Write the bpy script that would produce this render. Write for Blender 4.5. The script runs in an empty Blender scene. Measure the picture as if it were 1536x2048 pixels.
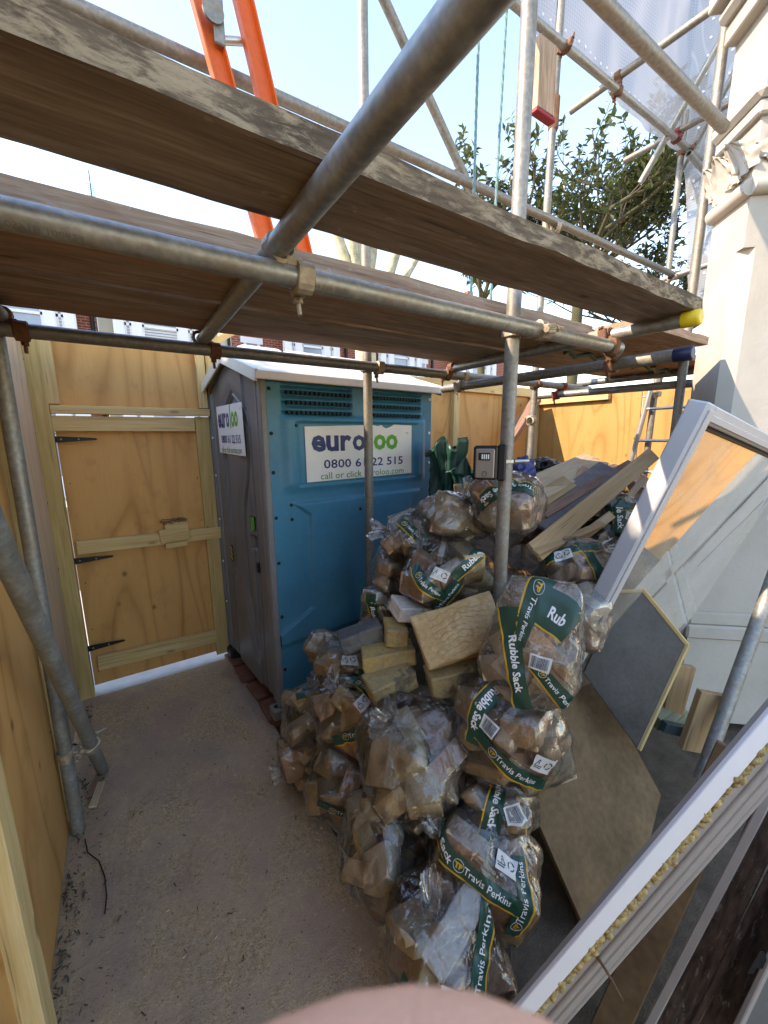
import bpy, bmesh, math, random
import numpy as np
from mathutils import Vector, Matrix, noise as mnoise
from mathutils.bvhtree import BVHTree

random.seed(7); np.random.seed(7)
PI = math.pi
SC = bpy.context.scene
COL = SC.collection

# ------------------------------------------------------------------ camera, sky, sun, exposure
CAM_H = 1.6
YAW, PITCH, ROLL = math.radians(33.5), math.radians(10.7), math.radians(0.45)
FW = Vector((math.sin(YAW)*math.cos(PITCH), math.cos(YAW)*math.cos(PITCH), -math.sin(PITCH)))
_r0 = Vector((math.cos(YAW), -math.sin(YAW), 0)); _u0 = _r0.cross(FW)
RT = _r0*math.cos(ROLL) - _u0*math.sin(ROLL)
UP = _u0*math.cos(ROLL) + _r0*math.sin(ROLL)
CAM = Vector((0, 0, CAM_H))
cd = bpy.data.cameras.new('camera'); cam = bpy.data.objects.new('camera', cd); COL.objects.link(cam)
cd.sensor_fit = 'HORIZONTAL'; cd.sensor_width = 36; cd.lens = 36*800/1536
cd.clip_start = 0.004; cd.clip_end = 400
cam.matrix_world = Matrix(((RT.x, UP.x, -FW.x, CAM.x), (RT.y, UP.y, -FW.y, CAM.y), (RT.z, UP.z, -FW.z, CAM.z), (0, 0, 0, 1)))
cd.dof.use_dof = True; cd.dof.focus_distance = 2.0; cd.dof.aperture_fstop = 26
SC.camera = cam

SUN_BEAR, SUN_EL = math.radians(-72), math.radians(37)      # bearing clockwise from +Y
TO_SUN = Vector((math.sin(SUN_BEAR)*math.cos(SUN_EL), math.cos(SUN_BEAR)*math.cos(SUN_EL), math.sin(SUN_EL)))
w = bpy.data.worlds.new('World'); SC.world = w; w.use_nodes = True
nt = w.node_tree; bg = nt.nodes['Background']
sky = nt.nodes.new('ShaderNodeTexSky'); sky.sky_type = 'NISHITA'; sky.sun_disc = False
sky.sun_elevation = SUN_EL; sky.sun_rotation = SUN_BEAR
sky.air_density = 1.45; sky.dust_density = .05; sky.ozone_density = 6.0
nt.links.new(sky.outputs[0], bg.inputs[0]); bg.inputs[1].default_value = 0.15
sl = bpy.data.lights.new('sun', 'SUN'); sl.energy = 2.0; sl.angle = math.radians(0.6); sl.color = (1, .93, .82)
so = bpy.data.objects.new('sun', sl); COL.objects.link(so)
so.rotation_euler = (-TO_SUN).to_track_quat('-Z', 'Y').to_euler(); so.location = (-6, 3, 9)
SC.view_settings.view_transform = 'Standard'; SC.view_settings.look = 'None'
SC.view_settings.exposure = 2.22; SC.view_settings.gamma = 1.0
try:
    SC.view_settings.use_white_balance = True; SC.view_settings.white_balance_temperature = 8300; SC.view_settings.white_balance_tint = 20
except Exception: pass
SC.render.engine = 'CYCLES'
SC.cycles.max_bounces = 8; SC.cycles.transparent_max_bounces = 24
SC.cycles.diffuse_bounces = 4; SC.cycles.glossy_bounces = 3
SC.cycles.caustics_reflective = False; SC.cycles.caustics_refractive = False
SC.cycles.sample_clamp_indirect = 4
try: SC.cycles.use_denoising = True
except Exception: pass

# ------------------------------------------------------------------ helpers: objects
WM = {}
def link(o, M, parent):
    COL.objects.link(o); WM[o.name] = M
    if parent is not None:
        o.parent = parent; o.matrix_basis = WM[parent.name].inverted() @ M
    else:
        o.matrix_basis = M
    return o
def T(x, y=None, z=None):
    return Matrix.Translation(Vector((x, y, z)) if y is not None else Vector(x))
def setp(o, label=None, cat=None, group=None, kind=None):
    if label: o['label'] = label
    if cat: o['category'] = cat
    if group: o['group'] = group
    if kind: o['kind'] = kind
    return o
def thing(name, label, cat, loc=(0, 0, 0), group=None):
    o = bpy.data.objects.new(name, None); o.empty_display_size = .05
    link(o, loc if isinstance(loc, Matrix) else T(loc), None)
    return setp(o, label, cat, group)
def part(name, me, mat, parent=None, M=None):
    if isinstance(me, Geo): me = me.mesh(name)
    o = bpy.data.objects.new(name, me)
    if mat is not None:
        if len(me.materials) == 0: me.materials.append(mat)
    return link(o, M if M is not None else (WM[parent.name].copy() if parent is not None else Matrix()), parent)

class Geo:
    def __init__(s): s.v = []; s.f = []; s.sm = []
    def add(s, vs, fs, smooth=False):
        b = len(s.v); s.v.extend([tuple(p) for p in vs])
        s.f.extend([tuple(i+b for i in f) for f in fs]); s.sm.extend([smooth]*len(fs)); return s
    def box(s, a, b, ch=0.0, M=None):
        (x0, y0, z0), (x1, y1, z1) = a, b
        if ch <= 0:
            vs = [(x0,y0,z0),(x1,y0,z0),(x1,y1,z0),(x0,y1,z0),(x0,y0,z1),(x1,y0,z1),(x1,y1,z1),(x0,y1,z1)]
            fs = [(0,3,2,1),(4,5,6,7),(0,1,5,4),(1,2,6,5),(2,3,7,6),(3,0,4,7)]
        else:
            c = min(ch, .45*min(abs(x1-x0), abs(y1-y0), abs(z1-z0)))
            bm = bmesh.new(); bmesh.ops.create_cube(bm, size=1)
            for v in bm.verts:
                v.co = Vector(((x0+x1)/2+v.co.x*(x1-x0), (y0+y1)/2+v.co.y*(y1-y0), (z0+z1)/2+v.co.z*(z1-z0)))
            bmesh.ops.bevel(bm, geom=bm.edges[:], offset=c, segments=1, profile=.5, affect='EDGES')
            bm.verts.index_update()
            vs = [v.co.copy() for v in bm.verts]; fs = [[v.index for v in f.verts] for f in bm.faces]; bm.free()
        if M is not None: vs = [M @ Vector(p) for p in vs]
        return s.add(vs, fs)
    def tube(s, pts, r, n=12, caps=True, smooth=True, close=False):
        pts = [Vector(p) for p in pts]; R = r if isinstance(r, (list, tuple)) else [r]*len(pts)
        rings = []; prev = None
        for i, p in enumerate(pts):
            if i == 0: t = pts[1]-p
            elif i == len(pts)-1: t = p-pts[i-1]
            else: t = (pts[i+1]-p).normalized()+(p-pts[i-1]).normalized()
            if t.length < 1e-9: t = Vector((0,0,1))
            t.normalize()
            if prev is None:
                a = Vector((0,0,1)) if abs(t.z) < .9 else Vector((1,0,0)); e = t.cross(a).normalized()
            else:
                e = (prev - t*prev.dot(t)); e = e.normalized() if e.length > 1e-6 else t.orthogonal().normalized()
            prev = e; g = t.cross(e)
            rings.append([p+(e*math.cos(2*PI*k/n)+g*math.sin(2*PI*k/n))*R[i] for k in range(n)])
        vs = [q for ring in rings for q in ring]; fs = []
        for i in range(len(pts)-1):
            for k in range(n):
                a = i*n+k; b = i*n+(k+1) % n; fs.append((a, b, b+n, a+n))
        s.add(vs, fs, smooth)
        if caps:
            s.add(rings[0], [tuple(range(n))[::-1]]); s.add(rings[-1], [tuple(range(n))])
        return s
    def prism(s, poly, h0, h1, M=None, axis='z'):
        n = len(poly)
        def mk(p, h): return {'z': (p[0], p[1], h), 'y': (p[0], h, p[1]), 'x': (h, p[0], p[1])}[axis]
        vs = [mk(p, h0) for p in poly]+[mk(p, h1) for p in poly]
        if M is not None: vs = [M @ Vector(p) for p in vs]
        fs = [tuple(range(n))[::-1], tuple(range(n, 2*n))]+[(i, (i+1) % n, (i+1) % n+n, i+n) for i in range(n)]
        return s.add(vs, fs)
    def grid(s, fn, nu, nv, smooth=True):
        vs = [fn(i/nu, j/nv) for j in range(nv+1) for i in range(nu+1)]
        fs = [(j*(nu+1)+i, j*(nu+1)+i+1, (j+1)*(nu+1)+i+1, (j+1)*(nu+1)+i) for j in range(nv) for i in range(nu)]
        return s.add(vs, fs, smooth)
    def mesh(s, name, fix=True):
        me = bpy.data.meshes.new(name); me.from_pydata([tuple(v) for v in s.v], [], s.f)
        me.polygons.foreach_set('use_smooth', s.sm); me.update()
        if fix:
            bm = bmesh.new(); bm.from_mesh(me); bmesh.ops.recalc_face_normals(bm, faces=bm.faces[:]); bm.to_mesh(me); bm.free()
        return me
def frame(origin, x, up):
    x = Vector(x).normalized(); up = Vector(up); y = up.cross(x).normalized(); z = x.cross(y)
    o = Vector(origin)
    return Matrix(((x.x, y.x, z.x, o.x), (x.y, y.y, z.y, o.y), (x.z, y.z, z.z, o.z), (0, 0, 0, 1)))
def beam(name, p0, p1, wy, tz, mat, parent=None, up=(0, 0, 1), ch=.002, warp=0.0):
    """timber along local X, wy wide (local Y), tz thick (local Z)"""
    p0, p1 = Vector(p0), Vector(p1); L = (p1-p0).length
    g = Geo()
    if warp > 0:
        n = max(6, int(L/.06)); sd = random.random()*50
        prof = [(-.5, -.5), (.5, -.5), (.5, .5), (-.5, .5)]
        vs = []; fs = []
        for i in range(n+1):
            for k, (a, b) in enumerate(prof):
                q = Vector((i*.35+sd, k*3.1, 0))
                vs.append((L*i/n, a*wy+mnoise.noise(q)*warp, b*tz+mnoise.noise(q+Vector((0, 0, 9)))*warp*.8))
        for i in range(n):
            for k in range(4): fs.append((i*4+k, i*4+(k+1) % 4, i*4+4+(k+1) % 4, i*4+4+k))
        fs += [(3, 2, 1, 0), tuple(n*4+k for k in range(4))]
        g.add(vs, fs)
    else:
        g.box((0, -wy/2, -tz/2), (L, wy/2, tz/2), ch)
    return part(name, g, mat, parent, frame(p0, p1-p0, up))

# ------------------------------------------------------------------ helpers: materials
def newmat(name):
    m = bpy.data.materials.new(name); m.use_nodes = True; t = m.node_tree
    for n in list(t.nodes): t.nodes.remove(n)
    out = t.nodes.new('ShaderNodeOutputMaterial'); return m, t, out
class NB:
    def __init__(s, t): s.t = t
    def n(s, typ, **k):
        x = s.t.nodes.new('ShaderNode'+typ)
        for a, b in k.items(): setattr(x, a, b)
        return x
    def l(s, a, b): s.t.links.new(a, b)
    def coord(s, scale=(1, 1, 1), rnd=True, kind='Object', rot=(0, 0, 0)):
        tc = s.n('TexCoord'); mp = s.n('Mapping'); mp.inputs['Scale'].default_value = scale; mp.inputs['Rotation'].default_value = rot
        s.l(tc.outputs[kind], mp.inputs['Vector'])
        if rnd:
            oi = s.n('ObjectInfo'); mu = s.n('Math', operation='MULTIPLY'); mu.inputs[1].default_value = 37.0
            s.l(oi.outputs['Random'], mu.inputs[0]); cb = s.n('CombineXYZ')
            for i in range(3): s.l(mu.outputs[0], cb.inputs[i])
            s.l(cb.outputs[0], mp.inputs['Location'])
        return mp.outputs[0]
    def noise(s, vec, scale, detail=4, rough=.55, dist=0):
        x = s.n('TexNoise'); x.inputs['Scale'].default_value = scale; x.inputs['Detail'].default_value = detail
        x.inputs['Roughness'].default_value = rough; x.inputs['Distortion'].default_value = dist
        s.l(vec, x.inputs['Vector']); return x.outputs['Fac']
    def vor(s, vec, scale, feat='F1'):
        x = s.n('TexVoronoi', feature=feat); x.inputs['Scale'].default_value = scale; s.l(vec, x.inputs['Vector']); return x
    def wave(s, vec, scale, dist, detail=3, dscale=1.0, dirn='X'):
        x = s.n('TexWave', wave_type='BANDS', bands_direction=dirn); x.inputs['Scale'].default_value = scale
        x.inputs['Distortion'].default_value = dist; x.inputs['Detail'].default_value = detail
        x.inputs['Detail Scale'].default_value = dscale; s.l(vec, x.inputs['Vector']); return x.outputs['Fac']
    def ramp(s, fac, stops):
        x = s.n('ValToRGB'); r = x.color_ramp
        while len(r.elements) > 1: r.elements.remove(r.elements[-1])
        r.elements[0].position = stops[0][0]; c = stops[0][1]; r.elements[0].color = (*c, 1) if len(c) == 3 else c
        for p, c in stops[1:]:
            e = r.elements.new(p); e.color = (*c, 1)
        s.l(fac, x.inputs[0]); return x.outputs[0]
    def mix(s, fac, a, b, mode='MIX'):
        x = s.n('MixRGB', blend_type=mode)
        for i, q in ((0, fac), (1, a), (2, b)):
            if isinstance(q, (int, float)): x.inputs[i].default_value = q
            elif isinstance(q, tuple): x.inputs[i].default_value = (*q, 1)
            else: s.l(q, x.inputs[i])
        return x.outputs[0]
    def math(s, op, a, b=None):
        x = s.n('Math', operation=op)
        for i, q in ((0, a), (1, b)):
            if q is None: continue
            if isinstance(q, (int, float)): x.inputs[i].default_value = q
            else: s.l(q, x.inputs[i])
        return x.outputs[0]
    def bump(s, h, strength=.3, dist=.01):
        x = s.n('Bump'); x.inputs['Strength'].default_value = strength; x.inputs['Distance'].default_value = dist
        s.l(h, x.inputs['Height']); return x.outputs[0]
    def pbr(s, out, col, rough=.6, metal=0.0, normal=None, spec=.4):
        b = s.n('BsdfPrincipled')
        for k, q in (('Base Color', col), ('Roughness', rough), ('Metallic', metal)):
            if isinstance(q, (int, float)): b.inputs[k].default_value = q
            elif isinstance(q, tuple): b.inputs[k].default_value = (*q, 1)
            else: s.l(q, b.inputs[k])
        b.inputs['Specular IOR Level'].default_value = spec
        if normal is not None: s.l(normal, b.inputs['Normal'])
        s.l(b.outputs[0], out.inputs[0]); return b

def m_plain(name, col, rough=.5, metal=0.0, var=.15, vscale=8, bump=.05, spec=.4):
    m, t, o = newmat(name); b = NB(t); c = b.coord()
    n = b.noise(c, vscale, 5); n2 = b.noise(c, vscale*9, 3)
    f = b.mix(.35, n, n2)
    dark = tuple(x*(1-var) for x in col); lite = tuple(min(1, x*(1+var)) for x in col)
    b.pbr(o, b.ramp(f, [(.3, dark), (.7, lite)]), rough, metal, b.bump(n2, bump, .004) if bump else None, spec); return m
def m_wood(name, cols, sx=1.2, sy=16, knots=.0, rough=.72, bump=.25, weather=None, wscale=9, splash=False):
    """grain along local X"""
    m, t, o = newmat(name); b = NB(t); c = b.coord((sx, sy, sy)); c1 = b.coord((1, 1, 1))
    n = b.noise(c, 1.6, 6, .62, .6); mid = b.noise(b.coord((sx*2, sy*3, sy*3)), 1.5, 4, .6); fine = b.noise(b.coord((sx*5, sy*9, sy*9)), 1.5, 3)
    f = b.mix(.35, b.mix(.5, n, mid), fine)
    col = b.ramp(f, [(.34, cols[0]), (.5, cols[1]), (.64, cols[2])])
    big = b.noise(b.coord((1.2, 5, 5)), 1.8, 5, .65); col = b.mix(b.ramp(big, [(.45, (0, 0, 0)), (.75, (.55, .55, .55))]), col, cols[0])
    if splash: col = b.mix(b.ramp(b.noise(b.coord((7, 12, 12)), 2.2, 5, .7), [(.63, (0, 0, 0)), (.68, (.65, .65, .65))]), col, (.46, .42, .37))
    scr = b.ramp(b.noise(b.coord((3, 90, 90)), 1.0, 2), [(.66, (0, 0, 0)), (.72, (.6, .6, .6))]); col = b.mix(scr, col, tuple(x*.4 for x in cols[0]))
    if knots > 0:
        v = b.vor(b.coord((3.2, 9, 9)), 1.0); k = b.ramp(v.outputs['Distance'], [(0, (1, 1, 1)), (.09*knots, (.8, .8, .8)), (.15*knots, (0, 0, 0))])
        col = b.mix(b.math('MULTIPLY', k, .8), col, tuple(x*.5 for x in cols[0]))
    h = f
    if weather:
        wn = b.noise(b.coord((6, 22, 22)), wscale, 6, .75, .5); wf = b.ramp(wn, [(.47, (0, 0, 0)), (.60, (1, 1, 1))])
        col = b.mix(b.math('MULTIPLY', wf, .75), col, weather); h = b.mix(.5, f, wn)
    b.pbr(o, col, rough, 0, b.bump(h, bump, .006), .25); return m
def m_ply(name, a, bcol, c3, rot=(0, 0, 0), knots=True, vscale=1.0, lines=9.0):
    """sheet in local X/Y, grain along local Y: contour lines of a stretched noise read as rotary-cut grain"""
    m, t, o = newmat(name); b = NB(t)
    n = b.noise(b.coord((2.6*vscale, .42*vscale, 1), rot=rot), 1.0, 1.5, .45, .35)
    f = b.math('FRACT', b.math('MULTIPLY', n, lines))
    base = b.ramp(f, [(0, bcol), (.06, tuple(.35*x+.65*y for x, y in zip(a, bcol))), (.22, a), (.7, a), (.92, tuple(.6*x+.4*y for x, y in zip(a, bcol))), (1, bcol)])
    big = b.noise(b.coord((1.5, .8, 1), rot=rot), 2.0, 4); base = b.mix(b.ramp(big, [(.3, (0, 0, 0)), (.8, (.75, .75, .75))]), base, c3)
    fine = b.noise(b.coord((60, 3, 1), rot=rot), 2.0, 3); base = b.mix(b.math('MULTIPLY', b.ramp(fine, [(.45, (0, 0, 0)), (.8, (1, 1, 1))]), .22), base, bcol)
    st = b.ramp(b.noise(b.coord((3, 2, 1), rot=rot), 2.0, 6, .7), [(.55, (0, 0, 0)), (.8, (.5, .5, .5))]); base = b.mix(st, base, tuple(x*.55 for x in bcol))
    if knots:
        v = b.vor(b.coord((6, 4.5, .01), rot=rot), 1.0)
        k = b.ramp(v.outputs['Distance'], [(0, (1, 1, 1)), (.05, (.85, .85, .85)), (.085, (.25, .25, .25)), (.13, (0, 0, 0))])
        sel = b.ramp(b.noise(b.coord((6, 4.5, .01), rot=rot), .6, 1), [(.42, (0, 0, 0)), (.48, (1, 1, 1))])
        base = b.mix(b.math('MULTIPLY', b.math('MULTIPLY', k, sel), .8), base, tuple(x*.28 for x in bcol))
    b.pbr(o, base, .62, 0, b.bump(fine, .08, .003), .3); return m
def m_galv(name, col=(.33, .33, .31), stain=(.30, .24, .16), metal=.55, rough=.42):
    m, t, o = newmat(name); b = NB(t); c = b.coord()
    n = b.noise(c, 14, 6, .65); n2 = b.noise(c, 70, 4); n3 = b.noise(b.coord((3, 12, 12)), 2, 4)
    col1 = b.ramp(b.mix(.5, n, n2), [(.3, tuple(x*.62 for x in col)), (.5, col), (.7, tuple(min(1, x*1.5) for x in col))])
    col1 = b.mix(b.math('MULTIPLY', b.ramp(n3, [(.48, (0, 0, 0)), (.7, (1, 1, 1))]), .55), col1, stain)
    rr = b.ramp(n, [(.3, (rough-.08,)*3), (.7, (rough+.2,)*3)])
    b.pbr(o, col1, rr, metal, b.bump(n2, .12, .003), .5); return m
def m_emit_none(): pass
def m_glass(name, tint=(.93, .96, .94), dirt=.15, dcol=(.60, .58, .52)):
    m, t, o = newmat(name); b = NB(t); c = b.coord(rnd=False)
    tr = b.n('BsdfTransparent'); tr.inputs[0].default_value = (*tint, 1)
    gl = b.n('BsdfGlossy'); gl.inputs['Roughness'].default_value = .02; gl.inputs[0].default_value = (1, 1, 1, 1)
    fr = b.n('Fresnel'); fr.inputs[0].default_value = 1.52
    mx = b.n('MixShader'); b.l(b.math('MULTIPLY', fr.outputs[0], 4.0), mx.inputs[0]); b.l(tr.outputs[0], mx.inputs[1]); b.l(gl.outputs[0], mx.inputs[2])
    df = b.n('BsdfDiffuse'); df.inputs[0].default_value = (*dcol, 1)
    d1 = b.noise(b.coord((1, 1, 1), rnd=False), 4, 5, .65); d2 = b.noise(c, 90, 2); d3 = b.noise(b.coord((30, 3, 30), rnd=False, rot=(.3, .2, .6)), 4, 3)
    df_f = b.math('ADD', b.math('MULTIPLY', b.ramp(d1, [(.4, (0, 0, 0)), (.75, (1, 1, 1))]), dirt*2), b.math('MULTIPLY', b.ramp(d3, [(.66, (0, 0, 0)), (.74, (1, 1, 1))]), .22))
    df_f = b.math('ADD', df_f, b.math('MULTIPLY', b.ramp(d2, [(.70, (0, 0, 0)), (.76, (1, 1, 1))]), .35))
    df_f = b.math('ADD', df_f, .15)
    m2 = b.n('MixShader'); b.l(df_f, m2.inputs[0]); b.l(mx.outputs[0], m2.inputs[1]); b.l(df.outputs[0], m2.inputs[2])
    b.l(m2.outputs[0], o.inputs[0]); return m
def m_film(name, haze=.018, tint=(.97, .965, .95), hcol=(.86, .83, .78), bumps=.6):
    """clear polythene: thin film, no refraction"""
    m, t, o = newmat(name); b = NB(t)
    def rid(scale, sc, rot=(0, 0, 0), dist=1.4, det=2): return b.math('ABSOLUTE', b.math('SUBTRACT', b.noise(b.coord(sc, rot=rot), scale, det, .5, dist), .5))
    r1 = rid(6, (1, 1, .6)); r2 = rid(17, (1, 1, 1), (.3, .1, .5), 1.8); s1 = rid(1, (7, 60, 14), (.5, .7, .2), .8, 1.5); s2 = rid(1, (50, 8, 12), (.2, .9, 1.1), .8, 1.5)
    h = b.math('ADD', b.math('MULTIPLY', r1, 1.2), b.math('ADD', b.math('MULTIPLY', r2, .22), b.math('ADD', b.math('MULTIPLY', s1, .14), b.math('MULTIPLY', s2, .12))))
    nrm = b.bump(h, bumps, .026)
    tr = b.n('BsdfTransparent'); tr.inputs[0].default_value = (*tint, 1)
    gl = b.n('BsdfGlossy'); gl.inputs['Roughness'].default_value = .07; b.l(nrm, gl.inputs['Normal'])
    fr = b.n('Fresnel'); fr.inputs[0].default_value = 1.5; b.l(nrm, fr.inputs['Normal'])
    mx = b.n('MixShader'); b.l(b.math('MINIMUM', b.math('MULTIPLY', fr.outputs[0], 2.1), .9), mx.inputs[0]); b.l(tr.outputs[0], mx.inputs[1]); b.l(gl.outputs[0], mx.inputs[2])
    df = b.n('BsdfDiffuse'); df.inputs[0].default_value = (*hcol, 1)
    tl = b.n('BsdfTranslucent'); tl.inputs[0].default_value = (*hcol, 1)
    dm = b.n('MixShader'); dm.inputs[0].default_value = .5; b.l(df.outputs[0], dm.inputs[1]); b.l(tl.outputs[0], dm.inputs[2])
    gate = b.ramp(b.noise(b.coord(), 4, 2), [(.50, (0, 0, 0)), (.62, (1, 1, 1))])
    crease_glint = b.math('ADD', b.ramp(r1, [(0, (1, 1, 1)), (.010, (0, 0, 0))]), b.math('ADD', b.math('MULTIPLY', b.math('MULTIPLY', gate, b.ramp(s1, [(0, (1, 1, 1)), (.02, (0, 0, 0))])), .9), b.math('MULTIPLY', b.ramp(r2, [(0, (1, 1, 1)), (.006, (0, 0, 0))]), .7)))  # whitish lines paint streak highlights along the film's folds
    hz = b.math('ADD', b.math('MULTIPLY', crease_glint, .22), b.math('MULTIPLY', b.ramp(b.noise(b.coord(), 7, 3), [(.3, (.3, .3, .3)), (.7, (1, 1, 1))]), haze))
    m2 = b.n('MixShader'); b.l(hz, m2.inputs[0]); b.l(mx.outputs[0], m2.inputs[1]); b.l(dm.outputs[0], m2.inputs[2])
    b.l(m2.outputs[0], o.inputs[0]); return m
def m_concrete():
    m, t, o = newmat('path_concrete'); b = NB(t); c = b.coord(rnd=False)
    n0 = b.noise(c, .9, 3, .5); n1 = b.noise(c, 2.6, 6, .62, .4); n2 = b.noise(c, 11, 6, .68); n3 = b.noise(c, 60, 5, .72); n4 = b.noise(c, 210, 3)
    base = b.ramp(b.mix(.45, n1, n2), [(.30, (.38, .25, .155)), (.5, (.49, .34, .225)), (.7, (.56, .41, .285))])
    rough_f = b.ramp(b.mix(.45, n1, n2), [(.45, (0, 0, 0)), (.53, (1, 1, 1))])
    agg = b.ramp(b.mix(.5, n3, n4), [(.36, (.22, .13, .075)), (.46, (.45, .30, .17)), (.56, (.61, .44, .26)), (.70, (.74, .58, .38))])
    col = b.mix(b.math('MULTIPLY', rough_f, .9), base, agg)
    pink = b.ramp(b.noise(c, 3.3, 5, .6, .5), [(.50, (0, 0, 0)), (.62, (.7, .7, .7))]); col = b.mix(pink, col, (.42, .28, .205))
    grey = b.ramp(b.noise(b.coord((1, .6, 1), rnd=False), 2.3, 5, .6, .6), [(.50, (0, 0, 0)), (.64, (.8, .8, .8))]); col = b.mix(grey, col, (.35, .265, .20)); damp = b.ramp(b.noise(b.coord((1.3, .7, 1), rnd=False), 1.7, 6, .65, .8), [(.58, (0, 0, 0)), (.70, (.65, .65, .65))]); col = b.mix(damp, col, (.23, .155, .105))
    for sc, lo, cc, th in ((70, .57, (.66, .60, .50), .16), (34, .60, (.62, .55, .45), .10), (55, .56, (.075, .055, .045), .20), (120, .52, (.10, .075, .06), .25)):
        v = b.vor(c, sc); sp = b.ramp(v.outputs['Distance'], [(0, (1, 1, 1)), (th*.6, (1, 1, 1)), (th, (0, 0, 0))]); sel = b.ramp(b.noise(c, sc*.53, 1), [(lo, (0, 0, 0)), (lo+.04, (1, 1, 1))])
        col = b.mix(b.math('MULTIPLY', b.math('MULTIPLY', sp, sel), .75), col, cc)
    h = b.mix(rough_f, b.mix(.25, n2, n4), b.mix(.6, n3, n4))
    b.pbr(o, col, .85, 0, b.bump(h, .9, .014), .3); return m
def m_brickchunk():
    m, t, o = newmat('broken_masonry'); b = NB(t); c = b.coord((1, 1, 1)); oi = b.n('ObjectInfo')
    base = b.ramp(oi.outputs['Random'], [(0, (.62, .44, .21)), (.22, (.66, .51, .29)), (.40, (.60, .35, .20)), (.55, (.52, .25, .14)), (.70, (.64, .47, .28)), (.82, (.60, .52, .41)), (.90, (.72, .67, .59)), (1, (.36, .26, .17))])
    n = b.noise(c, 22, 6, .7); n2 = b.noise(c, 120, 3)
    col = b.mix(b.ramp(n, [(.4, (0, 0, 0)), (.8, (.5, .5, .5))]), base, (.34, .25, .17))
    mort = b.ramp(b.noise(c, 9, 3, .5), [(.52, (0, 0, 0)), (.58, (1, 1, 1))])
    col = b.mix(b.math('MULTIPLY', mort, .55), col, (.44, .38, .30))
    col = b.mix(.25, col, b.ramp(n2, [(.3, (.15, .11, .07)), (.7, (.6, .5, .36))]))
    b.pbr(o, col, .9, 0, b.bump(b.mix(.5, n, n2), .5, .01), .2); return m
def m_brickwall(name, a, c2, mortar, scale=4.65):
    m, t, o = newmat(name); b = NB(t); tc = b.n('TexCoord'); sp = b.n('SeparateXYZ'); cb = b.n('CombineXYZ')
    b.l(tc.outputs['Object'], sp.inputs[0]); b.l(b.math('ADD', sp.outputs[0], sp.outputs[1]), cb.inputs[0]); b.l(sp.outputs[2], cb.inputs[1])
    br = b.n('TexBrick'); b.l(cb.outputs[0], br.inputs['Vector'])
    br.inputs['Color1'].default_value = (*a, 1); br.inputs['Color2'].default_value = (*c2, 1); br.inputs['Mortar'].default_value = (*mortar, 1)
    br.inputs['Scale'].default_value = 1; br.inputs['Brick Width'].default_value = .22; br.inputs['Row Height'].default_value = .075; br.inputs['Mortar Size'].default_value = .009
    n = b.noise(tc.outputs['Object'], 3, 4); col = b.mix(b.math('MULTIPLY', n, .4), br.outputs[0], tuple(x*.6 for x in a))
    b.pbr(o, col, .85, 0, b.bump(br.outputs['Fac'], -.5, .01), .2); return m
def m_stucco():
    m, t, o = newmat('cream_painted_stone'); b = NB(t); c = b.coord(rnd=False)
    n = b.noise(c, 3, 5, .6); n2 = b.noise(c, 45, 5, .6)
    col = b.ramp(n, [(.3, (.37, .345, .295)), (.55, (.43, .405, .355)), (.75, (.45, .43, .385))])
    d = b.ramp(b.noise(b.coord((2, 2, 6), rnd=False), 4, 6, .7), [(.62, (0, 0, 0)), (.72, (1, 1, 1))])
    col = b.mix(b.math('MULTIPLY', d, .35), col, (.40, .34, .26))
    b.pbr(o, col, .8, 0, b.bump(n2, .25, .006), .25); return m
def m_sheet():
    m, t, o = newmat('reinforced_white_sheeting'); b = NB(t); c = b.coord(rnd=False)
    tr = b.n('BsdfTransparent'); df = b.n('BsdfDiffuse'); tl = b.n('BsdfTranslucent'); gl = b.n('BsdfGlossy'); gl.inputs['Roughness'].default_value = .35
    n = b.noise(b.coord((1, 1, .5), rnd=False), 2.2, 4, .5, .2); nr = b.bump(n, .02, .01)
    w1 = b.wave(b.coord((1, 0, 0), rnd=False), 14, 0); w2 = b.wave(b.coord((0, 0, 1), rnd=False), 14, 0, dirn='Z'); w3 = b.wave(b.coord((0, 1, 0), rnd=False), 14, 0, dirn='Y')
    g = b.ramp(b.math('MAXIMUM', w1, w2), [(.9, (.36, .37, .385)), (.97, (.46, .47, .485))])
    for x in (df, tl): b.l(g, x.inputs[0]); b.l(nr, x.inputs['Normal'])
    m1 = b.n('MixShader'); m1.inputs[0].default_value = .55; b.l(df.outputs[0], m1.inputs[1]); b.l(tl.outputs[0], m1.inputs[2])
    m2 = b.n('MixShader'); m2.inputs[0].default_value = .12; b.l(m1.outputs[0], m2.inputs[1]); b.l(tr.outputs[0], m2.inputs[2])
    b.l(m2.outputs[0], o.inputs[0]); return m
def m_leaf(name, a, c2):
    m, t, o = newmat(name); b = NB(t); n = b.noise(b.coord(rnd=False), 3.5, 3); n2 = b.noise(b.coord(rnd=False), 25, 2)
    col = b.ramp(b.mix(.5, n, n2), [(.35, a), (.65, c2)])
    p = b.n('BsdfPrincipled'); b.l(col, p.inputs['Base Color']); p.inputs['Roughness'].default_value = .38
    tl = b.n('BsdfTranslucent'); b.l(b.mix(.5, col, (.25, .30, .06)), tl.inputs[0])
    mx = b.n('MixShader'); mx.inputs[0].default_value = .22; b.l(p.outputs[0], mx.inputs[1]); b.l(tl.outputs[0], mx.inputs[2]); b.l(mx.outputs[0], o.inputs[0]); return m
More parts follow.
